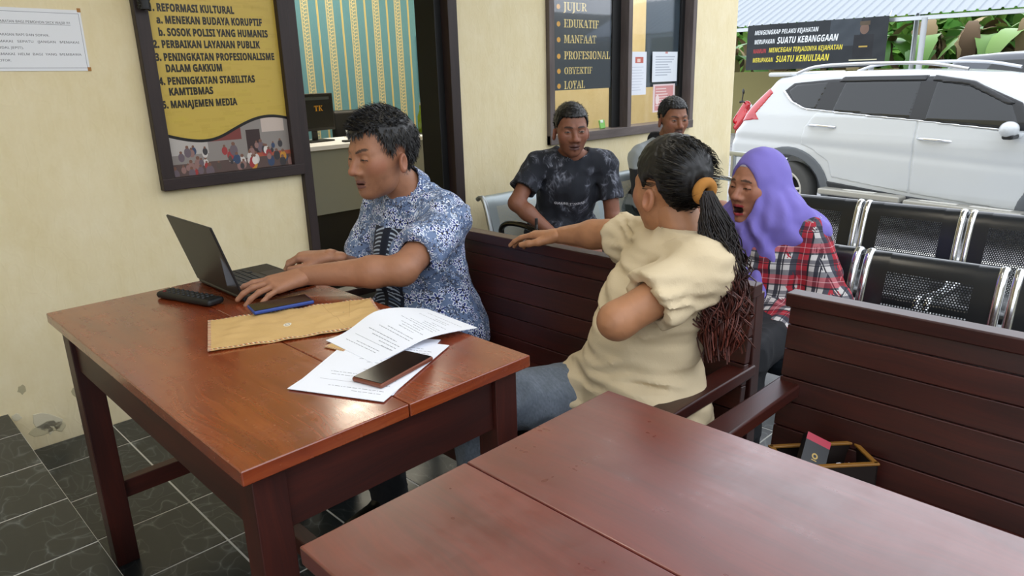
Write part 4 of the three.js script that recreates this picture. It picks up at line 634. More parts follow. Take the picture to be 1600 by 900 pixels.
// long-haired man leaning on the bench back
{
  const J = { head: [1.468, 1.09, 2.18], face: [.3, -.06, -.95], neck: [1.475, .955, 2.23], shL: [1.37, .93, 2.33], shR: [1.55, .915, 2.07], elL: [1.165, .85, 2.255], wrL: [1.37, .79, 2.14], elR: [1.60, .915, 1.89], wrR: [1.588, .89, 1.72], pelvis: [1.41, .55, 2.16], hipL: [1.37, .54, 2.22], hipR: [1.43, .54, 2.07], knL: [1.06, .53, 2.245], knR: [1.1, .55, 1.86], anL: [1.1, .09, 2.25], anR: [1.14, .09, 1.85], toeL: [.98, .03, 2.25], toeR: [1.0, .03, 1.82] };
  const hr = handField(J.wrR, [-.1, -.12, -1], [.1, 1, 0], 1, [[.15, .3, .2], [.2, .35, .25], [.25, .4, .3], [.3, .45, .3]], .16, 1, [.6, .3]), hl = handField(J.wrL, [.6, -.2, -.4], [-.5, .6, -.4], -1, relaxed, .05, .9);
  const P = person({ J, label: 'long-haired man in a beige t-shirt resting his arm on the bench', skin: 0xa57350, w: 1.0, headScale: .97, waist: .125, belly: .1, hands: [hr, hl], face: { goatee: .7, mustache: .3, long: .004 }, shirt: { name: 't_shirt', mat: M.beigeTee, loose: .02, sleeve: .62, sleeveR: .026, seed: 9, fold: .010, foldDir: [3.5, 15, 3.5], hem: -.1, neckR: .066, neckLow: .008, lap: true }, trousers: { mat: M.denim }, shoes: mat({ color: 0x2a2522, roughness: .6 }) });
  const line = (z, ax) => z > .05 ? .075 : z > .015 ? lerp(.02, .072, sstep(.015, .06, z)) : z > -.035 ? lerp(.03, -.0, sstep(-.01, .02, z)) : lerp(-.085, .028, sstep(-.07, -.03, z));
  const f = hairField(P.bald, .011, line, .0018, 60), g = net(f, [-.12, -.13, -.15], [.12, .15, .13], .003);
  const fl = spikes(g, 3200, .045, .0008, 5, (p) => [-p[0] * 4, (.02 - p[1]) * 6, -2.2 * Math.max(.0, p[2] + .13) * 6], (x, y, z) => z > -.085, .12, .25);
  P.put('hair', P.inHead(merge([g, fl])), hairMat);
  // ponytail, tied low at the back of the head
  const tie = P.H.at(0, .0, -.118), r = rng(55), st = []; const back = P.H.F.map((v) => -v);
  P.put('hair_tie', new THREE.TorusGeometry(.02, .0125, 10, 24).applyMatrix4(frame(tie, add(back, [0, -.25, 0]), [0, 1, 0]).m), mat({ color: 0xa9722f, roughness: .85 }));
  const brown = srgb(0x1a1210), auburn = srgb(0x6b3022);
  for (let i = 0; i < 620; i++) {
    const a = r() * 6.283, q = Math.sqrt(r()), L = .30 + .09 * r(), ph = r() * 6.3, am = .003 + .011 * r(), pts = [], N = 11, side = P.H.X;
    for (let k = 0; k <= N; k++) {
      const s = k / N, wd = lerp(.014, .056, Math.sin(Math.min(1, s * 1.25) * 1.57)) * (s > .85 ? 1 - (s - .85) * 2.2 : 1) * q, out = .012 + .085 * Math.sin(Math.min(1, s * 1.5) * 1.57) + .03 * s, dn = -.02 * Math.sin(s * 3.1) * (1 - s) - L * s * s * .35 - L * s * .62;
      const w = am * s * 2.4, c = [0, 1, 2].map((j) => tie[j] + back[j] * out * .62 + side[j] * (Math.cos(a) * wd + w * Math.sin(ph + s * 17)) + back[j] * Math.sin(a) * wd * .8 + back[j] * w * Math.cos(ph * 1.7 + s * 19) + (j === 1 ? dn : 0)); pts.push(V(...c));
    }
    const tg = new THREE.TubeGeometry(new THREE.CatmullRomCurve3(pts), 22, .0013 + .0008 * r(), 3); const y0 = tie[1], red = .25 + .75 * r();
    st.push(paint(tg, (x, y, z) => mixc(brown, auburn, red * sstep(.1, .3, y0 - y + .05 * n3(x * 60, y * 60, z * 60)))));
  }
  P.put('ponytail', merge(st), mat({ vertexColors: true, roughness: .5, side: THREE.DoubleSide }), 'long wavy dark ponytail turning auburn at the ends');
  const rg = thing('wrist_band', 'black ring-shaped key holder held on the bench top by the long-haired man', 'key holder', hr.tips); part(rg, 'band', new THREE.TorusGeometry(.013, .0035, 8, 20).rotateY(.8), M.black); part(rg, 'clip', box(.01, .03, .006, 0, .02, 0, .002), M.black); rg.position.set(1.592, .895, 1.615);
}
// woman in a purple headscarf
{
  const J = { head: [2.41, .955, 1.925], face: [-.955, .02, -.29], neck: [2.455, .825, 1.965], shL: [2.47, .785, 2.1], shR: [2.41, .785, 1.835], elL: [2.44, .56, 2.215], wrL: [2.2, .5, 2.13], elR: [2.33, .56, 1.80], wrR: [2.12, .52, 1.93], pelvis: [2.45, .48, 2.0], hipL: [2.43, .47, 2.08], hipR: [2.43, .47, 1.92], knL: [2.0, .49, 2.1], knR: [2.0, .5, 1.93], anL: [2.02, .09, 2.12], anR: [2.02, .09, 1.9] };
  const hl = handField(J.wrL, [-.8, -.5, -.2], [.2, .8, .5], -1, relaxed, .06, .92), hr = handField(J.wrR, [-.5, -.3, .8], [.1, .9, .2], 1, relaxed, .06, .92);
  const P = person({ J, label: 'woman in a purple headscarf and red plaid shirt speaking', skin: 0xa9735a, w: .96, headScale: 1.0, waist: .135, hands: [hl, hr], face: { closed: true, mouthOpen: .016, lip: 0x9c3038, frown: -.18, wide: 1.04 }, shirt: { name: 'plaid_shirt', mat: M.plaid, loose: .018, long: true, sleeveR: .024, seed: 15, fold: .009, hem: -.07, neckR: .07, lap: true }, trousers: { mat: M.darkCloth, loose: .03 }, shoes: M.black });
  const lilac = mat({ color: 0x7a6ec0, roughness: .75, sheen: .4, sheenColor: new THREE.Color(0x9a8fd8), sheenRoughness: .5 });
  // scarf in world axes: hood over the head, drape over chest and shoulders
  const Hd = P.H, inv = new THREE.Matrix4().copy(Hd.m).invert().elements, loc = (x, y, z) => [inv[0] * x + inv[4] * y + inv[8] * z + inv[12], inv[1] * x + inv[5] * y + inv[9] * z + inv[13], inv[2] * x + inv[6] * y + inv[10] * z + inv[14]];
  const hood = ellip([0, .014, -.02], [.091, .123, .116]), face = ellip([0, -.022, .11], [.069, .106, .1]), fd = P.fwd, ld = P.left, neckT = cone(Hd.at(0, -.08, -.02), add(J.neck, fd, .02), .088, .11), drape = blend([cone(add(J.neck, [0, .02, 0]), add(J.shL, [0, .012, 0]), .095, .072), cone(add(J.neck, [0, .02, 0]), add(J.shR, [0, .012, 0]), .095, .072), cone(add(add(J.neck, fd, .05), [0, .01, 0]), add(add(J.neck, fd, .115), [0, -.24, 0]), .09, .055, [...fd, 1.2]), cone(add(J.neck, fd, -.04), add(add(J.neck, fd, -.1), [0, -.15, 0]), .09, .08)], .06);
  const hem = (x, y, z) => { const s = (x - J.neck[0]) * fd[0] + (z - J.neck[2]) * fd[2], l = (x - J.neck[0]) * ld[0] + (z - J.neck[2]) * ld[2]; return (J.neck[1] - .3 * sstep(-.02, .16, s) * (1 - sstep(.02, .15, Math.abs(l + .02))) - .1) - y; };
  const sf = (x, y, z) => {
    const q = loc(x, y, z); let d = smin(smin(hood(...q), neckT(x, y, z), .05), drape(x, y, z), .05);
    if (Math.abs(d) < .05) { const ang = Math.atan2(q[0], q[2] + .02), low = sstep(.03, -.12, q[1]); d -= low * (.008 * Math.sin(ang * 8 + q[1] * 30 + 2 * n3(x * 6, y * 6, z * 6)) + .003 * Math.sin(ang * 19 - q[1] * 15)) + .002 * n3(x * 16, y * 16, z * 16); }
    d = smax(d, -face(...q), .012); return smax(d, hem(x, y, z), .01);
  };
  P.put('headscarf', net(sf, [2.1, .5, 1.7], [2.75, 1.15, 2.35], .006), lilac, 'lilac purple headscarf pinned under the chin');
  P.put('under_cap', P.inHead(net((x, y, z) => smax(smax(P.hf0(x, y, z) - .003, .07 - y, .004), .03 - z, .004), [-.1, .05, -.13], [.1, .15, .12], .005)), mat({ color: 0xc9c3d6, roughness: .8 }), 'pale band under the scarf at the forehead');
  const br = P.H.at(.012, -.138, .072); P.put('brooch', merge([box(.024, .004, .003, 0, -.014, 0, .001), box(.004, .03, .003, -.01, 0, 0, .001), box(.004, .022, .003, .004, -.002, 0, .001), box(.016, .004, .003, 0, .01, 0, .001)]).applyMatrix4(frame(br, P.H.F, [0, 1, 0]).m), mat({ color: 0xc8b58a, metalness: .8, roughness: .3 }), 'gold letter-shaped brooch');
}
// man in the dark t-shirt by the wall
{
  const J = { head: [2.865, 1.08, .66], face: [-.6, -.1, .79], neck: [2.935, .945, .6], shL: [3.075, .88, .725], shR: [2.79, .89, .475], elL: [3.075, .60, .775], wrL: [3.0, .47, .95], elR: [2.62, .715, .49], wrR: [2.70, .56, .68], pelvis: [2.99, .49, .46], hipL: [3.06, .48, .52], hipR: [2.9, .48, .46], knL: [2.98, .49, .95], knR: [2.72, .49, .9], anL: [2.98, .09, .95], anR: [2.74, .09, .93], toeL: [2.92, .03, 1.1], toeR: [2.7, .03, 1.08] };
  const hr = handField(J.wrR, [.1, -.45, .85], [-.4, .9, .2], 1, relaxed, .08), hl = handField(J.wrL, [-.3, -.4, .8], [.3, .9, .2], -1, relaxed, .08);
  const P = person({ J, label: 'man in a dark smoky t-shirt sitting by the cream wall', skin: 0x8a5a45, w: 1.04, headScale: 1.08, waist: .128, hres: .003, hands: [hr, hl], face: { eye: .0029, stubble: .22, mustache: .2, lip: 0x5c3a34 }, shirt: { name: 't_shirt', mat: M.smoke, loose: .016, sleeve: .62, sleeveR: .024, seed: 21, fold: .008, hem: -.08, neckR: .078, neckLow: -.005, lap: true, patches: [{ name: 'lettering', o: ({ mid, upv, fwd }) => add(add(mid, fwd, .3), upv, -.155), w: .17, h: .025, nu: 24, nv: 4, mat: (() => { const tx = canvasTex(512, 76, (c, W, H) => { c.fillStyle = '#000'; c.fillRect(0, 0, W, H); c.fillStyle = '#fff'; c.font = 'bold 56px sans-serif'; const m = c.measureText("GUESS'T·BRAND").width; c.save(); c.translate(8, 58); c.scale((W - 16) / m, 1); c.fillText("GUESS'T·BRAND", 0, 0); c.restore(); }, false); return mat({ color: 0xc9ccd4, alphaMap: tx, alphaTest: .45, roughness: .7 }); })() }] }, trousers: { mat: M.denim }, shoes: M.black });
  const line = (z, ax) => z > .05 ? .068 : z > .02 ? lerp(.02, .068, sstep(.02, .055, z)) : z > -.03 ? lerp(.034, .01, sstep(.0, .02, z)) : lerp(-.055, .032, sstep(-.055, -.028, z));
  const g = net(hairField(P.bald, .0085, line, .002, 60), [-.12, -.11, -.14], [.12, .15, .12], .0035); P.put('hair', P.inHead(merge([g, spikes(g, 1500, .008, .0008, 12, (p) => [0, .1, .6])])), hairMat);
}
// man in the hooded jacket near the corner
{
  const J = { head: [4.02, 1.062, .52], face: [-.5, -.1, .86], neck: [4.04, .915, .45], shL: [4.22, .82, .47], shR: [3.88, .82, .38], elL: [4.3, .57, .55], wrL: [4.12, .5, .74], elR: [3.82, .55, .46], wrR: [3.98, .5, .72], pelvis: [4.05, .49, .35], hipL: [4.14, .48, .38], hipR: [3.96, .48, .36], knL: [4.12, .49, .84], knR: [3.86, .49, .84], anL: [4.12, .09, .86], anR: [3.88, .09, .86] };
  const hr = handField(J.wrR, [.5, -.3, .7], [0, .9, .3], 1, relaxed, .06), hl = handField(J.wrL, [-.5, -.3, .7], [0, .9, .3], -1, relaxed, .06), grey = srgb(0x9aa0a2), blk = srgb(0x16181d);
  const P = person({ J, label: 'man in a grey and black hooded jacket partly hidden at the wall corner', skin: 0x8d5c42, w: 1.03, headScale: 1.07, hres: .003, hands: [hr, hl], face: { eye: .0034, mustache: .75, goatee: .3, lip: 0x5c3a34, frown: .15 }, shirt: { name: 'hooded_jacket', mat: mat({ vertexColors: true, roughness: .9 }), long: true, loose: .028, sleeveR: .032, seed: 33, fold: .007, hem: -.08, neckR: .07, lap: true, paint: (x, y, z, k) => { const d = Math.min(...[0, 1].map((i) => k.slv[i].f(x, y, z) - k.tor(x, y, z) * .6)); return y < .58 && y > .52 ? grey : y > .76 ? grey : d < .012 ? blk : y < .53 ? srgb(0x3e4644) : blk; } }, trousers: { mat: M.darkCloth }, shoes: M.black });
  const hood = blend([cone(add(J.neck, [-.07, .0, .04]), add(J.neck, [-.02, .015, -.06]), .034, .045), cone(add(J.neck, [-.02, .015, -.06]), add(J.neck, [.09, 0, .03]), .045, .034)], .03); P.put('hood', net((x, y, z) => hood(x, y, z) + .004 * n3(x * 25, y * 25, z * 25), [3.85, .75, .2], [4.3, 1.05, .65], .008), mat({ color: 0x16181d, roughness: .9 }), 'black hood lying round the neck');
  const line = (z, ax) => z > .05 ? .07 : z > .02 ? lerp(.02, .07, sstep(.02, .055, z)) : z > -.03 ? lerp(.034, .01, sstep(.0, .02, z)) : lerp(-.055, .032, sstep(-.055, -.028, z));
  const g = net(hairField(P.bald, .011, line, .003, 60), [-.12, -.11, -.14], [.12, .15, .12], .0035); P.put('hair', P.inHead(merge([g, spikes(g, 1200, .009, .0008, 13, (p) => [0, .1, .6])])), hairMat);
}
// ---------------------------------------------------------------- yard: cars, motorcycle, shed, banner, plants
const poly = (pts) => (px, py) => { let d = 1e9, s = 1; for (let i = 0, j = pts.length - 1; i < pts.length; j = i, i++) { const ex = pts[j][0] - pts[i][0], ey = pts[j][1] - pts[i][1], wx = px - pts[i][0], wy = py - pts[i][1], t = clamp((wx * ex + wy * ey) / (ex * ex + ey * ey), 0, 1), bx = wx - ex * t, by = wy - ey * t; d = Math.min(d, bx * bx + by * by); const c1 = py >= pts[i][1], c2 = py < pts[j][1], c3 = ex * wy > ey * wx; if ((c1 && c2 && c3) || (!c1 && !c2 && !c3)) s = -s; } return s * Math.sqrt(d); };
function smoothPts(pts, n = 4) { const c = new THREE.CatmullRomCurve3(pts.map(([a, b]) => V(a, b, 0)), true, 'centripetal'); return c.getPoints(pts.length * n).slice(0, -1).map((p) => [p.x, p.y]); }
function makeCar(name, label, pos, turn, paintMat, full, size = 1) {
  const t = thing(name, label, 'car', pos, turn);
  const side = poly(smoothPts([[-.80, .5], [-.83, .75], [-.80, .95], [-.70, 1.12], [-.62, 1.3], [-.42, 1.56], [-.36, 1.66], [-.1, 1.7], [.5, 1.735], [1.2, 1.72], [1.75, 1.64], [2.15, 1.47], [2.62, 1.2], [2.85, 1.09], [3.3, 1.02], [3.6, .93], [3.72, .75], [3.74, .5], [3.6, .3], [2, .26], [0, .28], [-.6, .34]]));
  const sec = poly([[-.84, .26], [-.875, .5], [-.89, .85], [-.885, 1.05], [-.86, 1.22], [-.70, 1.6], [-.62, 1.69], [-.4, 1.75], [.4, 1.75], [.62, 1.69], [.70, 1.6], [.86, 1.22], [.885, 1.05], [.89, .85], [.875, .5], [.84, .26]]);
  const hull = (x, y, z) => { const taper = 1 + .07 * sstep(.3, -.8, z) + .06 * sstep(2.6, 3.7, z); let d = smax(side(z, y), sec(x * taper, y), .11); d += .010 * Math.exp(-Math.pow((y - .86 - .04 * (1 - z)) / .045, 2)) - .007 * Math.exp(-Math.pow((y - .98) / .06, 2)); return d; };
  const arch = (x, y, z) => { const a = Math.hypot(z, y - .34) - .42, b = Math.hypot(z - 2.76, y - .34) - .42; return Math.max(Math.min(a, b), .5 - Math.abs(x)); };
  const body = (x, y, z) => smax(hull(x, y, z), -arch(x, y, z), .012);
  part(t, 'car_body', net(body, [-1, .2, -.95], [1, 1.85, 3.85], .025), paintMat);
  const shell = (pg, lift, th, m, nm, lab, res = .013, x0 = -1, x1 = -.45) => { const pf = poly(pg), zs = pg.map((p) => p[0]), ys = pg.map((p) => p[1]); return part(t, nm, net((x, y, z) => Math.max(smax(smax(hull(x, y, z) - lift, -hull(x, y, z) - .035, .003), pf(z, y), .004), -arch(x, y, z)), [x0, Math.min(...ys) - .05, Math.min(...zs) - .05], [x1, Math.max(...ys) + .05, Math.max(...zs) + .05], res), m, lab); };
  const glass = mat({ color: 0x15191b, roughness: .12, clearcoat: .2, clearcoatRoughness: .03 }), blk = mat({ color: 0x15171a, roughness: .35 }), clad = mat({ color: 0x5d6267, roughness: .6 });
  if (full) {
    const rail = (z0, z1, nm, pg) => shell(pg, .009, .006, paintMat, nm, undefined, .013);
    rail(0, 0, 'rear_door', [[.28, 1.27], [.17, 1.1], [.145, .9], [.3, .84], [.48, .72], [.53, .55], [1.335, .46], [1.335, 1.21]]);
    rail(0, 0, 'front_door', [[1.347, 1.21], [1.347, .46], [2.3, .4], [2.42, .75], [2.42, 1.12], [2.12, 1.14]]);
    shell([[-.2, 1.5], [-.1, 1.59], [.35, 1.63], [1.4, 1.65], [1.75, 1.58], [2.15, 1.4], [2.3, 1.14], [1.3, 1.215], [.7, 1.26], [.12, 1.3], [-.06, 1.375]], .011, .006, blk, 'window_surround');
    shell([[-.14, 1.5], [-.06, 1.57], [.32, 1.6], [.26, 1.3], [.12, 1.315], [-.03, 1.385]], .016, .006, glass, 'window_pane', 'rear quarter window');
    shell([[.45, 1.28], [.5, 1.6], [1.26, 1.6], [1.26, 1.235]], .016, .006, glass, 'window_pane'); shell([[1.4, 1.225], [1.4, 1.6], [1.7, 1.55], [2.08, 1.38], [2.2, 1.16]], .016, .006, glass, 'window_pane');
    shell([[.43, 1.6], [.46, 1.655], [1.3, 1.66], [1.3, 1.605]], .024, .006, blk, 'rain_visor'); shell([[1.36, 1.605], [1.36, 1.66], [1.72, 1.6], [2.1, 1.4], [2.06, 1.37], [1.68, 1.56]], .024, .006, blk, 'rain_visor');
    shell([[-.22, 1.5], [-.07, 1.372], [.12, 1.297], [.7, 1.252], [1.3, 1.208], [2.15, 1.137], [2.15, 1.155], [1.3, 1.224], [.7, 1.268], [.13, 1.314], [-.05, 1.388], [-.19, 1.51]], .02, .005, M.chrome, 'chrome_strip');
    const ring = []; for (let i = 0; i <= 20; i++) { const a = -.35 + i / 20 * 3.5; ring.push([Math.cos(a) * .52, .34 + Math.sin(a) * .52]); } for (let i = 20; i >= 0; i--) { const a = -.35 + i / 20 * 3.5; ring.push([Math.cos(a) * .41, .34 + Math.sin(a) * .41]); }
    shell(ring, .018, .01, clad, 'wheel_arch_trim'); shell(ring.map(([a, b]) => [a + 2.76, b]), .018, .01, clad, 'wheel_arch_trim');
    shell([[.42, .28], [.46, .5], [1.3, .43], [2.3, .38], [2.3, .26]], .016, .01, mat({ color: 0x2c2f33, roughness: .6 }), 'sill_trim');
    const boardM = mat({ color: 0xa6a49c, roughness: .45, metalness: .4 }), padM = mat({ color: 0xc9c7c0, roughness: .5 });
    for (const [l, y, z, pads] of [[.86, .4, .9, [.9]], [1.0, .38, 1.86, [1.66, 2.1]]]) { const rb = part(t, 'running_board', box(.16, .07, l, -.95, y, z, .02), boardM); for (const pz of pads) part(rb, 'step_pad', box(.07, .008, .33, -.96, y + .038, pz, .003), padM); }
    shell([[-.83, 1.17], [-.76, 1.12], [-.44, 1.16], [-.5, 1.23], [-.34, 1.48], [-.42, 1.53], [-.66, 1.29]], .008, .012, mat({ color: 0xb01020, roughness: .15, clearcoat: 1 }), 'tail_light', 'red tail light', .013, -1.05, -.2);
    for (const [z, y] of [[.38, 1.12], [1.52, 1.03]]) part(t, 'door_handle', tube([[-.885, y + .005, z - .15], [-.925, y + .006, z - .09], [-.928, y, z + .06], [-.885, y - .012, z + .15]], .016, 20, 8), M.chrome);
    part(t, 'roof_rail', tube([[-.66, 1.70, -.1], [-.67, 1.765, .1], [-.66, 1.79, .7], [-.64, 1.77, 1.3], [-.62, 1.71, 1.62]], .018, 40, 8), mat({ color: 0xc9cbd0, metalness: .6, roughness: .3 })); part(t, 'roof_rail', tube([[.66, 1.70, -.1], [.67, 1.765, .1], [.66, 1.79, .7], [.64, 1.77, 1.3], [.62, 1.71, 1.62]], .018, 40, 8), mat({ color: 0xc9cbd0, metalness: .6, roughness: .3 }));
    part(t, 'spoiler', box(1.2, .05, .3, 0, 1.69, -.36, .02), paintMat);
    part(t, 'antenna_fin', net((x, y, z) => Math.max(ellip([0, 1.73, .05], [.03, .07, .12])(x, y, z), 0), [-.1, 1.65, -.15], [.1, 1.85, .25], .012), paintMat);
    const mr = part(t, 'wing_mirror', net(blend([ellip([-1.02, 1.17, 2.16], [.11, .075, .07]), cone([-.86, 1.1, 2.2], [-.96, 1.13, 2.17], .03, .03)], .03), [-1.2, 1, 2.0], [-.8, 1.3, 2.3], .012), paintMat); part(mr, 'mirror_base', box(.16, .05, .09, -1.0, 1.105, 2.17, .02), blk);
    // things seen through the front window
  } else shell([[-.1, 1.25], [.1, 1.6], [1.5, 1.62], [2.2, 1.2]], .016, .006, glass, 'window_pane');
  const wsp = poly([[2.05, 1.62], [1.78, 1.7], [2.62, 1.28], [2.75, 1.17]]);
  part(t, 'windscreen', net((x, y, z) => Math.max(hull(x, y, z) - .012, -.04 - hull(x, y, z), wsp(z, y), Math.abs(x) - .62), [-.8, 1.1, 1.7], [.8, 1.75, 2.85], .02), glass);
  const tyre = mat({ color: 0x4a4a48, roughness: .9 }), rim = mat({ color: 0xc6c4bd, metalness: .5, roughness: .35 });
  for (const [x, z] of [[-.8, 0], [-.8, 2.76], [.8, 0], [.8, 2.76]]) {
    const s = Math.sign(x), w = part(t, 'wheel', new THREE.LatheGeometry([[.235, -.1], [.3, -.105], [.335, -.08], [.34, 0], [.335, .08], [.3, .105], [.235, .1]].map(([r, y]) => new THREE.Vector2(r, y)), 40).rotateZ(Math.PI / 2), tyre); w.position.set(x, .34, z);
    const sp = []; for (let k = 0; k < 5; k++) { const a = k * 1.2566 + .3, Y = [0, Math.cos(a), Math.sin(a)], T = [0, -Math.sin(a), Math.cos(a)]; for (const q of [-1, 1]) sp.push(rod([s * .085, Y[1] * .05, Y[2] * .05], [s * .075, Y[1] * .215 + T[1] * q * .035, Y[2] * .215 + T[2] * q * .035], .026, .02, 6)); }
    sp.push(new THREE.TorusGeometry(.222, .018, 8, 40).rotateY(Math.PI / 2).translate(s * .085, 0, 0), new THREE.CylinderGeometry(.07, .07, .03, 20).rotateZ(Math.PI / 2).translate(s * .085, 0, 0));
    part(w, 'rim', sp, rim); part(w, 'brake_disc', new THREE.CylinderGeometry(.21, .21, .02, 24).rotateZ(Math.PI / 2), M.black);
  }
  t.scale.set(size, size, 1.1 * size); t.children.filter((c) => c.name === 'wheel').forEach((w) => { w.scale.z = 1 / 1.1; });
  return t;
}
makeCar('white_car', 'white family car with roof rails parked in the yard', [9.37, -.42, -.62], -.165, mat({ color: 0xc3c7c9, roughness: .28, clearcoat: .8, clearcoatRoughness: .08 }), true);
makeCar('dark_car', 'dark blue grey car parked behind the white car', [14.2, -.42, .1], -.1, mat({ color: 0x31363f, roughness: .3, clearcoat: .8 }), false, 1.12);
{ // motorcycle
  const t = thing('motorcycle', 'red motorcycle parked between the wall corner and the white car', 'motorcycle', [16.0, -.42, -5.3], Math.PI + .5), red = mat({ color: 0xb3141d, roughness: .2, clearcoat: .8 }), tyre = mat({ color: 0x2c2c2c, roughness: .9 });
  for (const z of [0, 1.22]) { const w = part(t, 'wheel', new THREE.TorusGeometry(.235, .05, 10, 32).rotateY(Math.PI / 2), tyre); w.position.set(0, .285, z - .1); part(w, 'rim', [new THREE.TorusGeometry(.19, .014, 8, 32).rotateY(Math.PI / 2), ...[0, 1, 2, 3, 4].map((k) => rod([0, 0, 0], [0, Math.cos(k * 1.257) * .19, Math.sin(k * 1.257) * .19], .012)), new THREE.CylinderGeometry(.05, .05, .09, 12).rotateZ(1.57)], M.steel); }
  part(t, 'front_fairing', net(blend([cone([0, .95, -.02], [0, .6, .16], .1, .12), cone([-.1, .75, .0], [-.14, .45, .2], .07, .06), cone([.1, .75, .0], [.14, .45, .2], .07, .06)], .06), [-.3, .3, -.3], [.3, 1.15, .4], .02), red); part(t, 'front_mudguard', net((x, y, z) => Math.max(Math.abs(Math.hypot(y - .285, z + .1) - .31) - .012, Math.abs(x) - .06, .3 - y), [-.1, .25, -.5], [.1, .65, .3], .02), red);
  part(t, 'tail_body', net(blend([cone([0, .72, .55], [0, .82, 1.3], .11, .06), cone([0, .55, .4], [0, .7, 1.0], .1, .09)], .08), [-.25, .4, .2], [.25, 1, 1.5], .025), red); part(t, 'seat', net(cone([0, .8, .42], [0, .86, 1.15], .09, .07, [0, 1, 0, 1.6]), [-.2, .65, .25], [.2, 1, 1.3], .025), M.black);
  part(t, 'engine', box(.26, .28, .4, 0, .38, .5, .04), M.black); part(t, 'fork', [rod([-.07, .285, -.1], [-.06, .9, .06], .02), rod([.07, .285, -.1], [.06, .9, .06], .02)], M.steel); part(t, 'handlebar', tube([[-.34, 1.02, .14], [-.15, 1.03, .06], [0, 1.0, .04], [.15, 1.03, .06], [.34, 1.02, .14]], .016, 24, 8), M.black);
  for (const s of [-1, 1]) { const m = part(t, 'mirror', new THREE.SphereGeometry(.075, 14, 10).scale(1, .75, .35), M.black); m.position.set(s * .33, 1.26, .08); part(m, 'mirror_stem', rod([0, -.03, 0], [-s * .06, -.24, .02], .009), M.black); } part(t, 'headlight', new THREE.SphereGeometry(.07, 14, 10).scale(1, .7, .6).translate(0, .93, -.1), mat({ color: 0xdfe6ea, roughness: .1 }));
}
{ // parking shed with a ribbed white roof
  const t = thing('parking_shed', 'parking shed with a white ribbed metal roof behind the cars', 'shed', [16, -.42, 0]), rm = mat({ color: 0x9aa1a8, roughness: .5, metalness: .2 });
  const rib = []; const L = 20, pr = []; for (let z = -10; z < 10; z += .2) pr.push([z, 0], [z + .13, 0], [z + .145, .028], [z + .175, .028], [z + .19, 0]);
  const pos = [], idx = []; pr.forEach(([z, h], i) => { pos.push(0, 2.68 + h, z, 2.6, 3.7 + h, z); if (i < pr.length - 1) { const q = i * 2; idx.push(q, q + 2, q + 1, q + 1, q + 2, q + 3); } }); const g = new THREE.BufferGeometry(); g.setAttribute('position', new THREE.Float32BufferAttribute(pos, 3)); g.setIndex(idx); const flat = g.toNonIndexed(); flat.computeVertexNormals(); rm.side = THREE.DoubleSide;
  part(t, 'ribbed_roof', flat, rm); part(t, 'eave_beam', box(.06, .08, 20, .08, 2.62, 0, .004), M.steel);
  for (const z of [-8.6, -2.62, -1.72, 4.2, 8]) part(t, 'post', rod([.06, 0, z], [.06, 2.62, z], .055), mat({ color: 0xb4b8ba, roughness: .5 })); for (const z of [-8.6, -2.62, 4.2]) part(t, 'post', rod([2.5, 0, z], [2.5, 3.6, z], .055), M.steel);
}
{ // banner
  const t = thing('banner', 'black printed banner hanging under the shed roof', 'banner', [15.9, 1.31, -3.82]);
  const tx = canvasTex(1024, 320, (c, W, H) => {
    c.fillStyle = '#1d2226'; c.fillRect(0, 0, W, H); c.fillStyle = '#333a40'; c.fillRect(W * .62, 0, W * .2, H * .55); const line = (s, x, y, w, z, col) => { c.font = 'bold ' + z + 'px sans-serif'; const m = c.measureText(s).width; c.save(); c.translate(x, y); c.transform(1, 0, -.12, 1, 0, 0); c.scale(w / m, 1); c.fillStyle = col; c.fillText(s, 0, 0); c.restore(); };
    line('MENGUNGKAP PELAKU KEJAHATAN', 60, 70, 490, 44, '#d9dcdc'); line('MERUPAKAN', 60, 135, 170, 44, '#d9dcdc'); line('SUATU KEBANGGAAN', 245, 138, 450, 62, '#dfe2e2'); line('NAMUN', 55, 200, 110, 42, '#b03030'); line('MENCEGAH TERJADINYA KEJAHATAN', 185, 198, 545, 46, '#d3c23a'); line('MERUPAKAN', 55, 265, 170, 44, '#d3c23a'); line('SUATU KEMULIAAN', 245, 268, 400, 62, '#d8c83c');
    c.fillStyle = '#6a5346'; c.beginPath(); c.ellipse(866, 70, 30, 36, 0, 0, 7); c.fill(); c.fillStyle = '#4c4030'; c.fillRect(832, 22, 70, 26); c.fillStyle = '#15171b'; c.fillRect(800, 108, 136, 150); c.fillStyle = '#a88c40'; c.fillRect(838, 180, 60, 10); c.fillStyle = '#c9c3a0'; c.fillRect(780, 268, 190, 7);
  });
  const g = new THREE.PlaneGeometry(3.02, .96, 40, 12); const p = g.attributes.position; for (let i = 0; i < p.count; i++) p.setZ(i, .02 * Math.sin(p.getX(i) * 5) + .012 * n2(p.getX(i) * 3, p.getY(i) * 5)); g.computeVertexNormals();
  part(t, 'cloth', g.translate(0, .48, 0).rotateY(-Math.PI / 2), mat({ map: tx, roughness: .7, side: THREE.DoubleSide })); for (const z of [-1.5, 1.5]) part(t, 'rope', rod([0, .95, z], [.1, 1.06, z], .008), M.white);
}
struct('wall_yard_side', wbox(-12, 24, -.42, 3.0, 11, 11.3), mat({ color: 0x8d8a78, roughness: .95 }));
struct('wall_yard', wbox(19.2, 19.5, -.42, 1.25, -14, -3.2), mat({ color: 0x9a9160, roughness: .95 }), 'low mossy yellow yard wall');
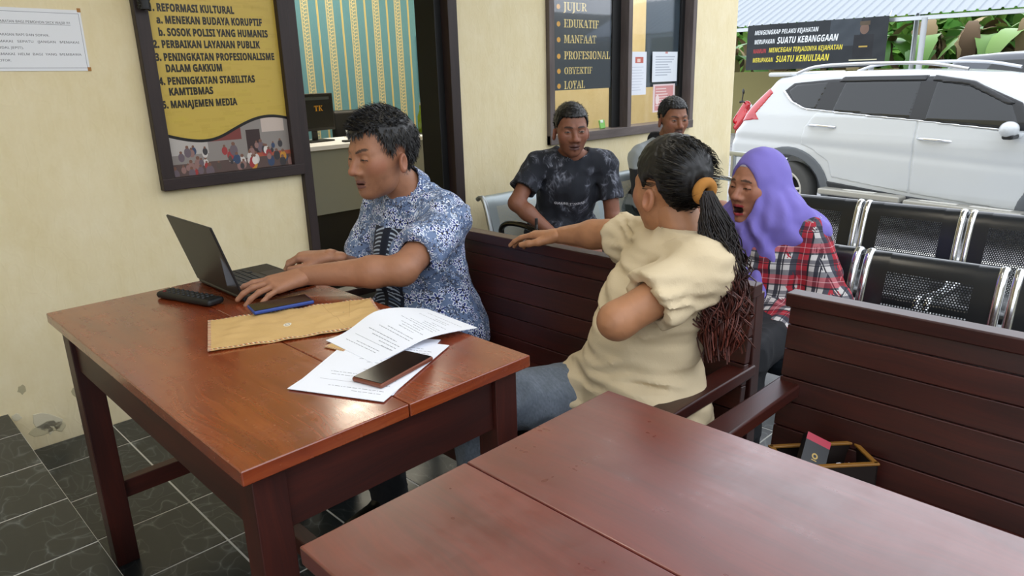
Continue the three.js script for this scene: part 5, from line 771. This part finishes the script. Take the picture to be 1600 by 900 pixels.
// banana plants and shrubs behind the shed
const leafMat = [0x6f9f3e, 0x8ab552, 0x55873a].map((c) => mat({ color: c, roughness: .55, transmission: .25, thickness: 0, side: THREE.DoubleSide })), dryMat = [0x8d7a5a, 0xa89670, 0x6b5842].map((c) => mat({ color: c, roughness: .95, side: THREE.DoubleSide }));
function leafGeo(L, W, droop, tear, seed) {
  const r = rng(seed), pos = [], idx = [], n = 16; let x = 0, y = 0, a = 1.15;
  for (let i = 0; i <= n; i++) { const s = i / n, w = W * Math.pow(Math.sin(Math.PI * Math.min(1, .06 + s * .93)), .6) * (1 - tear * r()); const cz = .12 * w; pos.push(x, y + cz, -w, x, y, 0, x, y + cz, w); x += Math.cos(a) * L / n; y += Math.sin(a) * L / n; a -= droop / n; if (i < n) { const q = i * 3; idx.push(q, q + 1, q + 3, q + 1, q + 4, q + 3, q + 1, q + 2, q + 4, q + 2, q + 5, q + 4); } }
  const g = new THREE.BufferGeometry(); g.setAttribute('position', new THREE.Float32BufferAttribute(pos, 3)); g.setIndex(idx); g.computeVertexNormals(); return g;
}
const greenLeaf = [0, 1, 2].map((k) => leafGeo(2.2 + .3 * k, .3, 1.9 + .5 * k, .18, 400 + k)), dryLeaf = [0, 1, 2].map((k) => leafGeo(1.7, .2, 3.4, .45, 410 + k)), stemGeo = new THREE.CylinderGeometry(.11, .17, 2.2, 12).translate(0, 1.1, 0);
const plants = [[22.1, -9.3, 'banana plant nearest the wall corner with hanging brown leaves', .7], [22.4, -7.4, 'banana plant behind the left end of the banner', .5], [22.3, -5.4, 'banana plant behind the middle of the banner', .4], [22.1, -3.4, 'banana plant behind the right end of the banner', .5], [21.7, -1.9, 'dry banana plant just right of the banner', .95], [21.8, -.7, 'half dry banana plant right of the grey posts', .7], [22.1, .7, 'banana plant with a large fallen green leaf', .5], [21.8, 2.2, 'fresh green banana plant towards the right edge', .15], [22.0, 3.6, 'banana plant with one dry hanging leaf at the right edge', .3], [22.7, 5.2, 'green banana plant partly beyond the right edge', .1]];
plants.forEach(([x, z, label, dry], i) => {
  const t = thing('banana_plant', label, 'plant', [x, -.42, z], 0, 'banana plants behind the shed'), r = rng(500 + i); part(t, 'stem', stemGeo, dryMat[i % 3]);
  for (let k = 0; k < 11 - Math.round(6 * dry); k++) { const g = part(t, 'leaf', greenLeaf[k % 3], leafMat[Math.floor(r() * 3)]); g.position.y = 1.6 + .5 * r(); g.rotation.set(0, k * 2.4 + r(), -.35 * r()); g.scale.setScalar(.75 + .5 * r()); }
  for (let k = 0; k < Math.round(26 * dry); k++) { const g = part(t, 'dry_leaf', dryLeaf[k % 3], dryMat[Math.floor(r() * 3)]); g.position.set(-.9 * r(), 2.0 + 1.0 * r(), .5 * (r() - .5)); g.rotation.set(.3 * (r() - .5), r() * 6.3, -1.1 - .5 * r()); g.scale.setScalar(.8 + .5 * r()); }
});
{ // dense hedge closing the yard
  const lg = []; const one = new THREE.PlaneGeometry(.16, .3).toNonIndexed(), r = rng(600), inst = new THREE.InstancedMesh(one, mat({ color: 0x6f9a3f, roughness: .6, transmission: .2, thickness: 0, side: THREE.DoubleSide }), 9000), m = new THREE.Matrix4(), e = new THREE.Euler(), q = new THREE.Quaternion(), c = new THREE.Color();
  for (let i = 0; i < 9000; i++) { const z = -13 + 24 * r(), y = -.4 + 3.8 * Math.pow(r(), .8), x = 24.6 + 1.6 * r(); e.set(r() * 6, r() * 6, r() * 6); m.compose(V(x, y, z), q.setFromEuler(e), V(1 + r(), 1 + r(), 1)); inst.setMatrixAt(i, m); c.setRGB(.5 + .5 * r(), .75 + .3 * r(), .4 + .4 * r()); inst.setColorAt(i, c); }
  inst.name = 'hedge_leaves'; inst.userData.kind = 'stuff'; scene.add(inst); tag(inst, 'dense green hedge foliage behind the banana plants', 'hedge');
  struct('wall_far', wbox(26.6, 26.8, -.42, 3.2, -16, 14), mat({ color: 0x4c5a33, roughness: 1 }));
}
{ // handrail at the corner of the building
  const t = thing('steel_handrail', 'brushed steel handrail at the corner of the wall', 'handrail', [5.62, 0, .06]);
  part(t, 'top_rail', tube([[0, .67, 0], [0, .665, .16], [0, .64, .5]], .022, 12, 10), M.steel); part(t, 'post', rod([0, 0, .03], [0, .67, .03], .022), M.steel); part(t, 'post', rod([0, 0, .48], [0, .64, .48], .022), M.steel); part(t, 'middle_rail', rod([0, .36, .03], [0, .34, .48], .014), M.steel);
}
shade(scene);
renderer.render(scene, camera);
